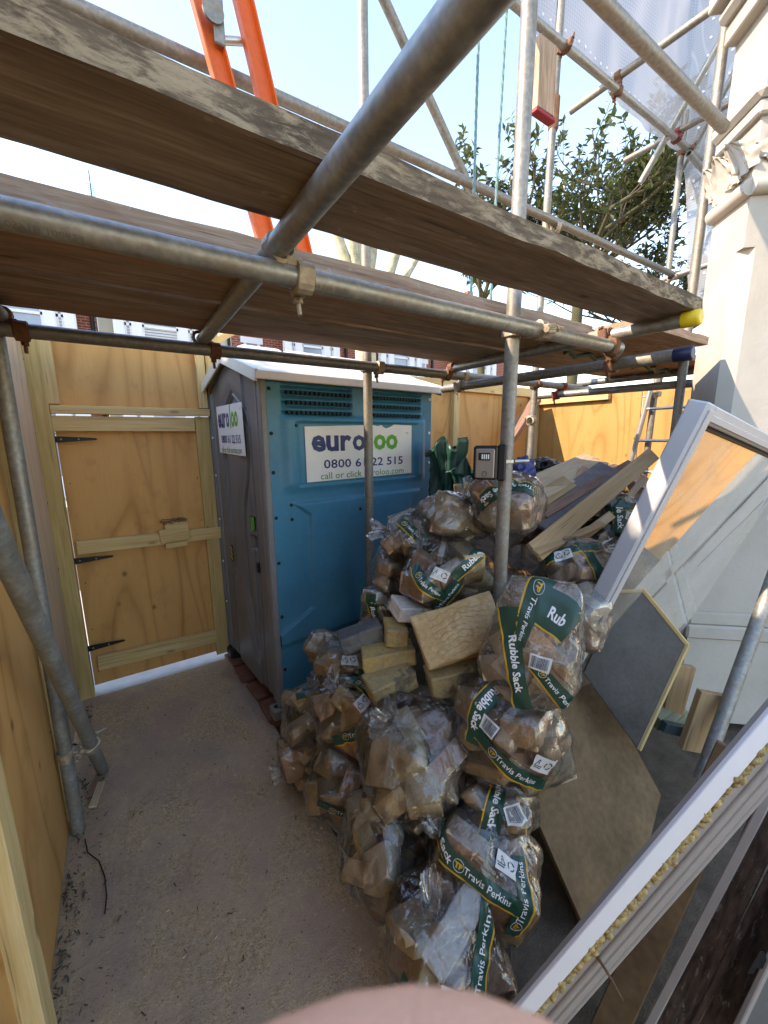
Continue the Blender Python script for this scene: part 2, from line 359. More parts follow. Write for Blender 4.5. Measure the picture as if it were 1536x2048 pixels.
def m_flaky():
    m, t, o = newmat('flaking_paint_timber'); b = NB(t); c = b.coord((2, 9, 9))
    n = b.noise(c, 9, 6, .75, .4); n2 = b.noise(b.coord((6, 30, 30)), 3, 4)
    wood = b.ramp(n2, [(.3, (.045, .032, .025)), (.7, (.15, .105, .08))])
    f = b.ramp(n, [(.57, (0, 0, 0)), (.64, (.8, .8, .8))]); col = b.mix(f, wood, (.30, .28, .24))
    b.pbr(o, col, .8, 0, b.bump(b.mix(.5, f, n2), .5, .006), .2); return m
def m_foam():
    return m_plain('expanding_foam', (.50, .36, .15), .9, 0, .5, 60, .8)

M = {}
M['path'] = m_concrete()
M['soil'] = m_plain('dark_rubble_soil', (.10, .072, .048), .95, 0, .5, 14, .9)
M['asphalt'] = m_plain('asphalt', (.05, .05, .052), .9, 0, .3, 30, .4)
M['paving'] = m_plain('street_paving', (.46, .44, .41), .9, 0, .15, 10, .3)
M['galv'] = m_galv('galvanised_tube')
M['galv_warm'] = m_galv('galvanised_tube_weathered', (.25, .24, .215), (.25, .19, .11), .5, .5)
M['galv_green'] = m_galv('galvanised_tube_old', (.25, .26, .25), (.25, .2, .13), .5, .45)
M['rust'] = m_plain('rusty_steel', (.20, .10, .055), .75, .2, .5, 40, .5)
M['coupler'] = m_galv('zinc_coupler', (.40, .34, .26), (.26, .15, .07), .4, .5)
M['board_top'] = m_wood('weathered_board', ((.16, .12, .09), (.34, .265, .205), (.50, .41, .32)), 1.0, 9, .6, .85, .6, splash=True)
M['board_edge'] = m_wood('lichened_board_edge', ((.05, .035, .024), (.13, .092, .06), (.23, .165, .105)), 2.0, 8, 0, .9, .9, (.40, .305, .195), 2.2)
M['board'] = m_wood('scaffold_board', ((.19, .12, .08), (.43, .305, .21), (.60, .46, .34)), 1.1, 9, .7, .8, .6, splash=True)
M['board_grey'] = m_wood('greyed_scaffold_board', ((.18, .125, .09), (.38, .285, .21), (.55, .44, .34)), 1.1, 9, .7, .8, .6, splash=True)
M['board_red'] = m_wood('scaffold_board_edge', ((.22, .12, .07), (.42, .255, .16), (.55, .37, .25)), 1.1, 9, .7, .8, .6, splash=True)
M['ply'] = m_ply('shuttering_ply', (.60, .31, .105), (.40, .175, .048), (.64, .35, .13))
M['ply_pink'] = m_ply('pale_ply', (.62, .44, .30), (.50, .33, .19), (.66, .50, .36), knots=False, vscale=.8)
M['ply_gold'] = m_ply('golden_ply', (.45, .24, .07), (.32, .15, .035), (.47, .27, .09))
M['pine'] = m_wood('treated_pine', ((.44, .29, .12), (.60, .42, .19), (.69, .52, .27)), .7, 13, .9, .7, .2)
M['pine_green'] = m_wood('green_treated_pine', ((.36, .25, .095), (.51, .365, .15), (.60, .45, .21)), .7, 13, .9, .7, .2)
M['timber_red'] = m_wood('old_joist', ((.16, .085, .055), (.26, .15, .10), (.34, .21, .15)), .8, 12, .4, .8, .3)
M['plank_pale'] = m_wood('pale_board', ((.42, .29, .18), (.55, .40, .26), (.62, .48, .33)), .8, 12, .3, .75, .2)
M['plank_tan'] = m_wood('tan_board', ((.30, .19, .095), (.40, .26, .135), (.47, .32, .18)), .8, 14, .2, .7, .2)
M['slate_board'] = m_plain('grey_faced_board', (.155, .135, .13), .75, 0, .35, 12, .3)
M['blue'] = m_plain('blue_polythene_panel', (.034, .215, .345), .42, 0, .16, 4, .06)
M['blue_dark'] = m_plain('dark_vent', (.006, .025, .04), .7, 0, .1, 4, 0)
M['grey'] = m_plain('grey_moulded_plastic', (.15, .148, .15), .40, 0, .18, 4, .08)
M['grey_dark'] = m_plain('groove_black', (.016, .015, .016), .5, 0, .1, 4, 0)
M['grey_lite'] = m_plain('grey_post', (.21, .208, .21), .45, 0, .15, 5, .06)
M['roof'] = m_plain('cream_roof_plastic', (.74, .68, .57), .5, 0, .10, 5, .08)
M['sign'] = m_plain('white_sign', (.80, .79, .76), .4, 0, .05, 5, .03)
M['navy'] = m_plain('navy_print', (.022, .035, .15), .45, 0, .05, 5, 0)
M['lime'] = m_plain('green_print', (.07, .36, .03), .45, 0, .05, 5, 0)
M['moss'] = m_plain('olive_print', (.15, .29, .05), .45, 0, .05, 5, 0)
M['black'] = m_plain('black_iron', (.012, .012, .013), .5, .1, .2, 20, .1)
M['silver'] = m_plain('silver_plastic', (.26, .235, .21), .4, .4, .1, 30, .05)
M['white'] = m_plain('white_print', (.78, .78, .76), .45, 0, .04, 6, 0)
M['yellow'] = m_plain('yellow_plastic', (.72, .48, .02), .45, 0, .08, 10, .05)
M['bluecap'] = m_plain('dark_blue_cap', (.008, .011, .05), .45, 0, .1, 10, .05)
M['red'] = m_plain('red_plastic', (.30, .015, .02), .5, 0, .1, 10, .05)
M['redc'] = m_plain('red_coupler', (.22, .035, .025), .6, .1, .4, 30, .2)
M['orange'] = m_plain('orange_fibreglass', (.68, .115, .015), .5, 0, .18, 8, .1)
M['alu'] = m_plain('aluminium', (.52, .52, .50), .38, .7, .12, 14, .08)
M['rope'] = m_plain('blue_green_rope', (.14, .27, .27), .8, 0, .25, 90, .3)
M['film'] = m_film('clear_polythene')
M['film_milky'] = m_film('milky_polythene', .10)
M['band'] = m_plain('dark_green_print', (.008, .060, .040), .32, 0, .12, 12, .1, .5)
M['bandy'] = m_plain('amber_print', (.66, .36, .02), .4, 0, .05, 6, 0)
M['label'] = m_plain('label_print', (.66, .66, .63), .45, 0, .05, 6, 0)
M['ink'] = m_plain('dark_ink', (.02, .03, .03), .5, 0, .05, 6, 0)
M['chunk'] = m_brickchunk()
M['tarp'] = m_plain('green_tarpaulin', (.010, .062, .048), .42, 0, .3, 6, .15, .5)
M['tarp_lite'] = m_plain('blue_plastic_bag', (.05, .07, .22), .4, 0, .3, 6, .15, .5)
M['blackbag'] = m_plain('black_plastic', (.012, .011, .012), .28, 0, .3, 12, .3, .5)
M['stone'] = m_stucco()
M['crack'] = m_plain('crack', (.10, .085, .07), .9, 0, .1, 5, 0)
M['upvc'] = m_plain('grey_upvc', (.50, .50, .50), .38, 0, .06, 4, .03)
M['upvc_w'] = m_plain('white_upvc', (.80, .81, .83), .35, 0, .03, 4, .02)
M['upvc_shade'] = m_plain('shade_toned_upvc', (.36, .325, .29), .42, 0, .08, 3, .05)  # uPVC darkened in colour to stand for frame faces in shade
M['gasket'] = m_plain('black_gasket', (.012, .012, .013), .55, 0, .1, 10, 0)
M['glass'] = m_glass('dusty_pane')
M['pane'] = m_plain('house_pane', (.25, .30, .38), .08, 0, .2, 1, 0, .8)
M['flaky'] = m_flaky()
M['foam'] = m_foam()
M['brown_ply'] = m_plain('dark_brown_ply', (.15, .095, .05), .75, 0, .5, 4, .2, .2)
M['darkpanel'] = m_plain('dull_grey_panel', (.14, .14, .13), .5, 0, .1, 8, .05)
M['ply_black'] = m_plain('dark_coated_ply', (.05, .048, .045), .5, 0, .5, 7, .15)
M['greenwood'] = m_wood('painted_old_board', ((.10, .12, .075), (.19, .20, .13), (.27, .27, .18)), .8, 10, 0, .8, .3)
M['bluewood'] = m_plain('dark_teal_paint', (.03, .055, .06), .6, 0, .3, 10, .2)
M['sheet'] = m_sheet()
M['eyelet_spot'] = m_plain('eyelet_light', (.9, .9, .9), .5, 0, .02, 5, 0)  # white stands for daylight coming through the eyelet holes
M['hbrick'] = m_brickwall('red_brick', (.36, .075, .04), (.27, .06, .035), (.40, .33, .27))
M['hwhite'] = m_plain('white_masonry_paint', (.72, .74, .77), .7, 0, .06, 3, .1)
M['hcream'] = m_plain('cream_render', (.60, .56, .46), .8, 0, .06, 3, .1)
M['slate'] = m_plain('roof_slate', (.20, .22, .26), .7, 0, .15, 6, .2)
M['blind'] = m_plain('pale_slats', (.55, .56, .56), .6, 0, .05, 6, 0)
M['plank_bark'] = m_plain('plane_bark', (.46, .42, .28), .9, 0, .5, 5, .5)
M['bark'] = m_plain('mossy_bark', (.075, .07, .035), .9, 0, .4, 6, .5)
M['twig'] = m_plain('dark_twig', (.07, .06, .045), .9, 0, .3, 8, .3)
M['leaf'] = m_leaf('evergreen_leaf', (.030, .048, .016), (.085, .105, .040))
M['hedge'] = m_leaf('hedge_leaf', (.03, .055, .012), (.07, .11, .03))
M['skin'] = m_plain('skin', (.90, .46, .30), .5, 0, .12, 260, .3)
M['facade'] = m_plain('house_facade_render', (.78, .75, .68), .8, 0, .06, 3, .1)

# ------------------------------------------------------------------ helpers: lettering
TXT = {}
def text2d(s, bold=0.0):
    k = (s, bold)
    if k in TXT: return TXT[k]
    cu = bpy.data.curves.new('txt', 'FONT'); cu.body = s; cu.size = 1; cu.resolution_u = 2; cu.offset = bold
    cu.align_x = 'CENTER'; cu.align_y = 'CENTER'
    o = bpy.data.objects.new('txt', cu); COL.objects.link(o); bpy.context.view_layer.update()
    me = o.to_mesh(); vs = [tuple(v.co)[:2] for v in me.vertices]; fs = [tuple(p.vertices) for p in me.polygons]
    o.to_mesh_clear(); bpy.data.objects.remove(o); bpy.data.curves.remove(cu)
    bm = bmesh.new(); bvs = [bm.verts.new((x, y, 0)) for x, y in vs]
    for f in fs:
        try: bm.faces.new([bvs[i] for i in f])
        except ValueError: pass
    bmesh.ops.triangulate(bm, faces=bm.faces[:])
    for _ in range(3):
        le = [e for e in bm.edges if e.calc_length() > .17]
        if not le: break
        bmesh.ops.subdivide_edges(bm, edges=le, cuts=1); bmesh.ops.triangulate(bm, faces=[f for f in bm.faces if len(f.verts) > 3])
    bm.verts.index_update(); vs = [tuple(v.co)[:2] for v in bm.verts]; fs = [tuple(v.index for v in f.verts) for f in bm.faces]; bm.free()
    xs = [v[0] for v in vs]; ys = [v[1] for v in vs]; cx = (min(xs)+max(xs))/2; cy = (min(ys)+max(ys))/2
    r = ([(x-cx, y-cy) for x, y in vs], fs, max(xs)-min(xs), max(ys)-min(ys)); TXT[k] = r; return r
def text_geo(s, width=None, height=None, bold=0.0, at=(0, 0), z=0, fn=None):
    vs, fs, W, H = text2d(s, bold); sx = width/W if width else height/H; sy = height/H if height else sx
    if width is None: sx = sy
    g = Geo(); pts = [(at[0]+x*sx, at[1]+y*sy) for x, y in vs]
    g.add([fn(x, y) for x, y in pts] if fn else [(x, y, z) for x, y in pts], fs); return g

# ================================================================== SETTING
g = Geo(); g.box((-60, -30, -.30), (80, 60, -.06)); o = part('ground', g, M['soil']); setp(o, kind='structure')
def path_fn(u, v):
    x = -.6+u*1.19; y = -1.6+v*4.5
    e = max(0, (u-.93)/.07); z = -.035*e*e
    z += .004*mnoise.noise(Vector((x*3, y*3, 0)))+.0015*mnoise.noise(Vector((x*17, y*17, 3)))
    return (x+.012*e*mnoise.noise(Vector((0, y*4, 1))), y, z)
g = Geo(); g.grid(path_fn, 60, 160); o = part('garden_path', g, M['path']); setp(o, kind='structure')
g = Geo(); g.box((.588, -1.6, -.08), (.592, 2.9, -.03)); 
g = Geo(); g.box((-12, 2.9, -.05), (16, 5.2, -.004)); o = part('street_pavement', g, M['paving']); setp(o, kind='structure')
g = Geo(); g.box((-30, 5.2, -.2), (50, 12, -.10)); o = part('street_road', g, M['asphalt']); setp(o, kind='structure')
g = Geo(); g.box((-30, 12, -.2), (50, 14.2, -.0)); o = part('far_pavement', g, M['paving']); setp(o, kind='structure')

# --- hoardings
def sheet(name, x0, x1, z0, z1, mat, parent, plane, at, th=.018, flip=1):
    """plywood sheet; local X = width, local Y = height"""
    g = Geo(); g.box((x0, z0, 0), (x1, z1, th), .0015)
    if plane == 'Y': Mx = Matrix(((1, 0, 0, 0), (0, 0, flip, at), (0, 1, 0, 0), (0, 0, 0, 1)))
    else: Mx = Matrix(((0, 0, flip, at), (1, 0, 0, 0), (0, 1, 0, 0), (0, 0, 0, 1)))
    sh_ = part(name, g, mat, parent, Mx); sc = Geo(); zf = 0 if flip == 1 else th
    zf = -.0006 if True else 0
    for zz in [z0+.08+i*(z1-z0-.16)/5 for i in range(6)]:
        for xx in (x0+.03, x1-.03): sc.tube([(xx+random.uniform(-.006, .006), zz+random.uniform(-.02, .02), zf if flip == 1 else -.0006), (xx, zz, .002)], .0035, 7)
    setp(part('screws', sc, M['rust'], sh_, Mx), kind='stuff')
    return sh_
hl = thing('hoarding', 'tall pale plywood hoarding along the left side of the path', 'hoarding', (-.36, 1.5, 0))
sheet('plywood_sheet', 1.925, 2.925, .02, 2.1, M['ply_pink'], hl, 'X', -.352, .018, -1)
sheet('plywood_sheet', .60, 1.915, .0, 2.1, M['ply'], hl, 'X', -.335, .018, -1)
sheet('plywood_sheet', -1.6, .59, .0, 2.1, M['ply'], hl, 'X', -.335, .018, -1)
beam('post', (-.345, 1.965, 0), (-.345, 1.965, 2.1), .07, .045, M['pine_green'], hl, (0, 1, 0))
beam('post', (-.315, 1.10, 0), (-.315, 1.10, 2.1), .045, .085, M['pine'], hl, (0, 1, 0))
beam('post', (-.345, .2, 0), (-.345, .2, 2.1), .07, .045, M['pine'], hl, (0, 1, 0))
beam('top_rail', (-.38, -1.6, 2.125), (-.38, 2.99, 2.125), .085, .045, M['pine'], hl)

gp = thing('gate_surround', 'pine gate frame with golden plywood panel over the gate', 'gate frame', (0, 2.95, 0))
beam('post', (-.315, 2.935, 0), (-.315, 2.935, 2.15), .075, .07, M['pine_green'], gp, (0, 1, 0))
beam('stud', (-.255, 2.925, 1.79), (-.255, 2.925, 2.15), .05, .045, M['pine'], gp, (0, 1, 0))
beam('stud', (.515, 2.925, 1.79), (.515, 2.925, 2.15), .05, .045, M['pine'], gp, (0, 1, 0))
beam('post', (.595, 2.96, 0), (.595, 2.96, 2.3), .09, .07, M['pine_green'], gp, (0, 1, 0))
beam('lintel', (-.2755, 2.922, 1.762), (.548, 2.922, 1.762), .05, .045, M['pine'], gp)
sheet('plywood_panel', -.30, .56, 1.77, 2.17, M['ply'], gp, 'Y', 2.962)

gt = thing('gate', 'plywood gate with pine battens hung on three black strap hinges', 'gate', (.12, 2.94, .05))
sheet('plywood_leaf', -.272, .47, .05, 1.725, M['ply'], gt, 'Y', 2.952)
beam('batten', (-.285, 2.935, 1.685), (.452, 2.935, 1.685), .028, .085, M['pine'], gt)
beam('batten', (-.255, 2.932, .962), (.56, 2.932, .945), .03, .08, M['pine'], gt)
beam('batten', (-.24, 2.932, .205), (.462, 2.932, .182), .03, .095, M['pine'], gt)
beam('stile', (.50, 2.935, .035), (.498, 2.935, 1.735), .085, .03, M['pine_green'], gt, (0, 1, 0))
beam('bolt_block', (.178, 2.912, .971), (.352, 2.912, .978), .03, .085, M['pine'], gt)
beam('bolt_block', (.212, 2.925, 1.035), (.352, 2.925, 1.033), .045, .04, M['pine'], gt)
beam('bolt_block', (.205, 2.925, .902), (.335, 2.925, .905), .045, .035, M['pine'], gt)
g = Geo()
for i in range(16):
    a = .20+i*.009+random.uniform(-.003, .003); zz = 1.062+.012*math.sin(i*1.9)+random.uniform(0, .008)
    c = Vector((a, 2.915+random.uniform(-.012, .012), zz)); R = Matrix.Rotation(random.uniform(0, PI), 3, 'X') @ Matrix.Rotation(random.uniform(-.6, .6), 3, 'Y')
    g.tube([c+R @ Vector((.012*math.cos(q*PI/4), .007*math.sin(q*PI/4), 0)) for q in range(9)], .0025, 6, False)
part('chain', g, M['rust'], gt, Matrix())
for zc, tilt in ((1.598, 0), (.882, .0), (.315, .0)):
    g = Geo(); g.box((-.335, 2.912, zc-.045), (-.298, 2.918, zc+.045), .002)
    g.prism([(-.296, zc-.02), (-.09, zc-.006), (-.078, zc), (-.09, zc+.006), (-.296, zc+.02)], 2.926, 2.931, axis='y')
    g.tube([(-.297, 2.92, zc-.03), (-.297, 2.92, zc+.03)], .006, 8)
    h = part('strap_hinge', g, M['black'], gt, Matrix())
    g = Geo()
    for xx in (-.25, -.17): g.tube([(xx, 2.922, zc), (xx, 2.927, zc)], .005, 8)
    part('screw_head', g, M['silver'], h, Matrix())

hb = thing('hoarding', 'pine and plywood hoarding between the portable toilet and the corner', 'hoarding', (2.3, 2.96, 0))
for a, b_, mt in ((.66, 1.85, 'ply'), (1.858, 2.81, 'ply'), (2.818, 3.98, 'ply')):
    sheet('plywood_sheet', a, b_, .02, 2.10, M[mt], hb, 'Y', 2.965)
for x in (2.78, 3.55, 3.95): beam('post', (x, 2.94, 0), (x, 2.94, 2.06), .075, .05, M['pine'], hb, (0, 1, 0))
beam('rail', (.64, 2.94, 2.085), (3.98, 2.94, 2.06), .05, .09, M['pine'], hb)
jb = thing('raking_strut', 'reddish sawn timber strut leaning against the far hoarding', 'timber', (3.3, 2.8, .9))
beam('strut', (2.62, 2.55, 1.02), (3.86, 2.82, 1.98), .10, .055, M['timber_red'], jb)
hr = thing('hoarding', 'sunlit golden plywood hoarding across the far right of the garden', 'hoarding', (4.0, 1, 0))
for a, b_ in ((1.82, 2.93), (.68, 1.812), (-.5, .672)):
    sheet('plywood_sheet', a, b_, .02, 2.0, M['ply_gold'], hr, 'X', 4.0)
for y in (2.90, .68): beam('post', (3.975, y, 0), (3.975, y, 2.0), .05, .05, M['pine'], hr, (0, 1, 0))
beam('rail', (3.975, 2.10, 1.965), (3.975, 2.93, 1.965), .05, .07, M['pine'], hr)
# props of the hoarding: pine brace over the toilet roof
jb = thing('pine_brace', 'new pine brace running from the gate post over the toilet roof', 'timber', (.6, 2.9, 2.2))
beam('brace', (.50, 2.93, 2.16), (.86, 3.35, 2.42), .09, .045, M['pine'], jb)

# ================================================================== PORTABLE TOILET
AT = math.radians(4.7)
PT = T(.64, 2.03, 0) @ Matrix.Rotation(AT, 4, 'Z')          # local x along blue side, y along door side
pl = thing('portable_toilet', 'blue and grey portable toilet cabin with cream roof beside the gate', 'portable toilet', PT)
PW, PD, PZ0, PZ1 = 1.18, .93, .075, 1.885
def pp(name, g, mat, parent=None, X=None): return part(name, g, mat, parent or pl, PT @ X if X is not None else PT)
g = Geo(); g.box((.02, .03, PZ0), (PW-.02, PD, PZ1+.02)); pp('cabin_core', g, M['grey_dark'])
# blue side panel: height field of moulded relief
def clampstep(x, a, b): t = min(1, max(0, (x-a)/(b-a))); return t*t*(3-2*t)
def blue_relief(x, z):
    d = 0.0
    # recessed field holding the sign, bulging ledge below
    f = clampstep(x, .06, .13)*(1-clampstep(x, 1.07, 1.12))
    inside = f*clampstep(z, 1.29+(.0), 1.36)*(1-clampstep(z, 1.69, 1.72))
    d += .022*inside
    inner = clampstep(x, .15, .185)*(1-clampstep(x, 1.0, 1.04))*clampstep(z, 1.33, 1.345)*(1-clampstep(z, 1.672, 1.685))
    d -= .012*inner
    # louvre field
    for a, b in ((.085, .535), (.645, 1.08)):
        lf = clampstep(x, a, a+.03)*(1-clampstep(x, b-.02, b))*clampstep(z, 1.715, 1.722)*(1-clampstep(z, 1.868, 1.874))
        q = ((z-1.718) % .0505)/.0505
        d += lf*(-.016+.03*clampstep(q, .30, .36)*(1-clampstep(q, .36, 1.0)))
    # big raised lower panel with slanted shoulders
    x0 = .215 if .63 < z < 1.175 else (.215-(z-1.175)*1.25 if z >= 1.175 else .215-(.63-z)*1.9)
    x1 = PW-x0+.02
    lp = clampstep(x, x0, x0+.02)*(1-clampstep(x, x1-.02, x1))*clampstep(z, .42, .47)*(1-clampstep(z, 1.235, 1.255))
    d += .018*lp
    return d
NX, NZ = 236, 360
def bfn(u, v):
    x = .012+u*(PW-.024); z = PZ0+.0+v*(PZ1-PZ0); return (x, .012-blue_relief(x, z), z)
g = Geo(); g.grid(bfn, NX, NZ, smooth=False); side = pp('side_panel', g, M['blue'])
me = side.data; me.polygons.foreach_set('use_smooth', [True]*len(me.polygons))
g = Geo()
for a, b in ((.115, .52), (.675, 1.06)):
    for r in range(3):
        zc = 1.718+.0505*r+.009; n = 15
        for i in range(n):
            xx = a+(b-a)*(i+.5)/n; g.box((xx-.0085, -.004, zc-.008), (xx+.0085, .0275, zc+.008))
lv = pp('vent_slot', g, M['blue_dark'], side); setp(lv, kind='stuff')
g = Geo()
for r in range(3):
    zc = 1.718+.0505*r+.009
    for i in range(16):
        for a, b in ((.115, .52), (.675, 1.06)):
            xx = a+(b-a)*i/15.0
rv = []
for x in (.03, PW-.03):
    for z in (.3, .62, .93, 1.18, 1.42, 1.62, 1.84): rv.append((x, z))
rv += [(.12, 1.24), (.12, 1.16), (.16, 1.66), (.56, 1.17)]
for x, z in rv:
    g = Geo(); y0 = .012-blue_relief(x, z); g.tube([(x, y0+.003, z), (x, y0-.004, z), (x, y0-.006, z)], [.010, .009, .004], 10); pp('rivet', g, M['black'] if x < .6 else M['white'], side)
# sign on the blue side
SY = .012-.010-.004
g = Geo()
edge = [(.212, 1.356), (.975, 1.362), (.975, 1.668), (.83, 1.672), (.79, 1.655), (.765, 1.648), (.745, 1.655), (.73, 1.668), (.70, 1.662), (.66, 1.668), (.21, 1.655)]
g.prism(edge, SY, SY-.003, axis='y'); sg = pp('sign_board', g, M['sign'])
def sfn(y): return lambda a, b: (a, y, b)
Y1 = SY-.0045
def sign_text(par, fn, x0, x1, zt, zb, mir=1):
    W = x1-x0; H = zt-zb
    def put(s, cx, cz, wd, ht, mat, bold): 
        g = text_geo(s, wd*W, ht*H, bold, (x0+cx*W, zb+cz*H), fn=fn); pp('lettering', g, mat, par)
    put('eur', .215, .685, .34, .30, M['navy'], .035); put('o', .455, .685, .12, .30, M['navy'], .03)
    put('l', .565, .75, .03, .46, M['lime'], .03); put('oo', .72, .69, .25, .31, M['lime'], .035)
    put('TM', .945, .865, .03, .035, M['navy'], 0)
    put('0800 61 22 515', .52, .31, .76, .165, M['navy'], .012); put('call or click euroloo.com', .51, .095, .80, .125, M['moss'], .004)
sign_text(sg, sfn(Y1), .212, .975, 1.66, 1.356)
# door side (local x = 0 plane, facing -x)
def clos(p, q): return math.hypot(p[0]-q[0], p[1]-q[1])
def grove(y, z, pts, w):
    best = 9
    for (ay, az), (by, bz) in zip(pts[:-1], pts[1:]):
        dy, dz = by-ay, bz-az; t = max(0, min(1, ((y-ay)*dy+(z-az)*dz)/(dy*dy+dz*dz+1e-9)))
        best = min(best, math.hypot(y-ay-t*dy, z-az-t*dz))
    return best
G1 = [(.70, .10), (.70, 1.66), (.66, 1.74), (.46, 1.86), (.24, 1.74), (.20, 1.66), (.20, .10)]
G2 = [(.64, .75), (.62, .95), (.64, 1.2), (.665, 1.5), (.66, 1.68), (.62, 1.73), (.46, 1.82), (.29, 1.73), (.25, 1.66), (.245, 1.52), (.29, 1.36), (.37, 1.2), (.40, 1.0), (.385, .62), (.30, .30)]
def door_relief(y, z):
    d = 0
    a = grove(y, z, G2, .02); d -= .016*(1-clampstep(a, .010, .024))
    b = grove(y, z, G1, .01); d -= .010*(1-clampstep(b, .004, .011))
    d += .012*clampstep(a, .03, .10)*(1 if .26 < y < .64 else 0)
    # hand grip recesses
    for (y0, y1, z0, z1) in ((.215, .275, 1.075, 1.155), (.215, .275, .965, 1.045)):
        if y0 < y < y1 and z0 < z < z1: d -= .025
    return d
def top_z(y):      # gable top
    return PZ1+.16*(1-abs(y-PD/2)/(PD/2))
def dfn(u, v):
    y = .105+u*.72; z = PZ0+.02+v*(top_z(y)-.03-PZ0); return (-.008-door_relief(y, z), y, z)
g = Geo(); g.grid(dfn, 150, 400); dr = pp('door', g, M['grey'])
for ys in ((.0, .032), (.036, .068), (.072, .10), (.828, .858), (.862, .892), (.896, PD)):
    g = Geo(); g.box((-.022 if ys[0] in (.0, .896) else -.014, ys[0], PZ0), (.012, ys[1], PZ1+.0+.0), .006); pp('corner_post', g, M['grey_lite'])
g = Geo(); g.prism([(.0, PZ1), (PD, PZ1), (PD/2, PZ1+.17)], -.006, .01, axis='x'); pp('gable', g, M['grey_lite'])
g = Geo(); g.box((-.016, .24, 1.08), (-.006, .27, 1.15)); pp('occupancy_window', g, M['lime'], dr)
g = Geo(); g.box((-.020, .195, .835), (-.004, .215, .895), .003); pp('lock_plate', g, M['black'], dr)
g = Geo(); g.box((-.013, .655, .79), (-.009, .70, .90)); stc = pp('warning_sticker', g, M['black'], dr)
g = Geo()
for i in range(3): g.prism([(.662, .80+i*.032), (.675, .80+i*.032), (.695, .825+i*.032), (.682, .825+i*.032)], -.0150, -.0135, axis='x')
pp('sticker_stripe', g, M['yellow'], stc)
for z in (.45, .75, 1.05, 1.35, 1.6):
    g = Geo(); g.tube([(-.022, .85, z), (-.028, .85, z)], .007, 8); pp('rivet', g, M['white'])
g = Geo(); g.prism([(.72, 1.79), (.265, 1.79), (.255, 1.497), (.715, 1.507)], -.024, -.021, axis='x'); sd = pp('sign_board', g, M['sign'])
sign_text(sd, lambda a, b: (-.0255, .985-a, b), .265, .72, 1.795, 1.50)
# roof: cream gable with ribs, overhang
def roof_z(y): return PZ1-.005+.185*(1-(abs(y-PD/2)/(PD/2+.045)))
def rfn(u, v):
    x = -.055+u*(PW+.085); y = -.05+v*(PD+.10)
    e = min(1, min(u, 1-u)/.10); lift = clampstep(e, 0, 1)
    s = 1-abs(y-PD/2)/(PD/2+.05)
    z = PZ1+.0+.205*min(1, s*1.12)*(.72+.28*lift)
    rib = 0
    for xc in (.30, .62, .92):
        rib += .022*(1-clampstep(abs(x-xc), .014, .028))
    z -= rib*clampstep(s, .16, .26)
    return (x, y, z+.03)
g = Geo(); g.grid(rfn, 120, 60); rf = pp('roof', g, M['roof'])
for ya, yb in ((-.054, -.040), (PD+.04, PD+.054)): pp('eave_trim', Geo().box((-.058, ya, PZ1-.012), (PW+.033, yb, PZ1+.031), .004), M['roof'], rf)
for s in (0, 1):
    y0, y1 = (-.05, PD/2) if s == 0 else (PD+.05, PD/2)
    for xx in (-.060, PW+.022):
        Mx = frame((xx, y0, PZ1+.005), (0, y1-y0, .155), (1, 0, 0))
        pp('gable_trim', Geo().box((0, -.03, 0), (math.hypot(y1-y0, .155), .03, .013), .003, Mx), M['roof'], rf)
g = Geo(); g.box((-.055, -.005, .01), (.05, .075, .075), .006); lug = pp('lifting_lug', g, M['grey_lite'])
g = Geo(); g.tube([(-.025, .035, .074), (-.025, .035, .0765)], .016, 16); pp('lug_hole', g, M['grey_dark'], lug)
g = Geo(); g.box((-.04, .80, .015), (.05, .90, .09), .012); pp('skid_end', g, M['grey_dark'])
for ya, yb in ((.0, .05), (PD-.06, PD)): pp('skid', Geo().box((.0, ya, .012), (PW, yb, PZ0+.01)), M['grey_lite'])
# bricks under the skid
bk = Geo(); bk.box((-.1, -.05, 0), (.1, .05, .062), .005); BRK = bk.mesh('brick'); BRK.materials.append(m_plain('red_engineering_brick', (.17, .065, .04), .85, 0, .35, 25, .5))
for i, (y, r) in enumerate(((.13, 1.5), (.36, 1.62), (.60, 1.52), (.83, 1.57))):
    o = bpy.data.objects.new('paving_brick', BRK); link(o, PT @ T(-.0-.015+.01*(i % 2), y, -.052) @ Matrix.Rotation(r, 4, 'Z'), None)
    setp(o, ['red brick wedged under the lifting lug corner of the toilet', 'red edging brick second from the lug under the toilet door', 'red edging brick third from the lug under the toilet door', 'red brick under the gate end of the toilet'][i], 'brick', 'bricks under the toilet door')

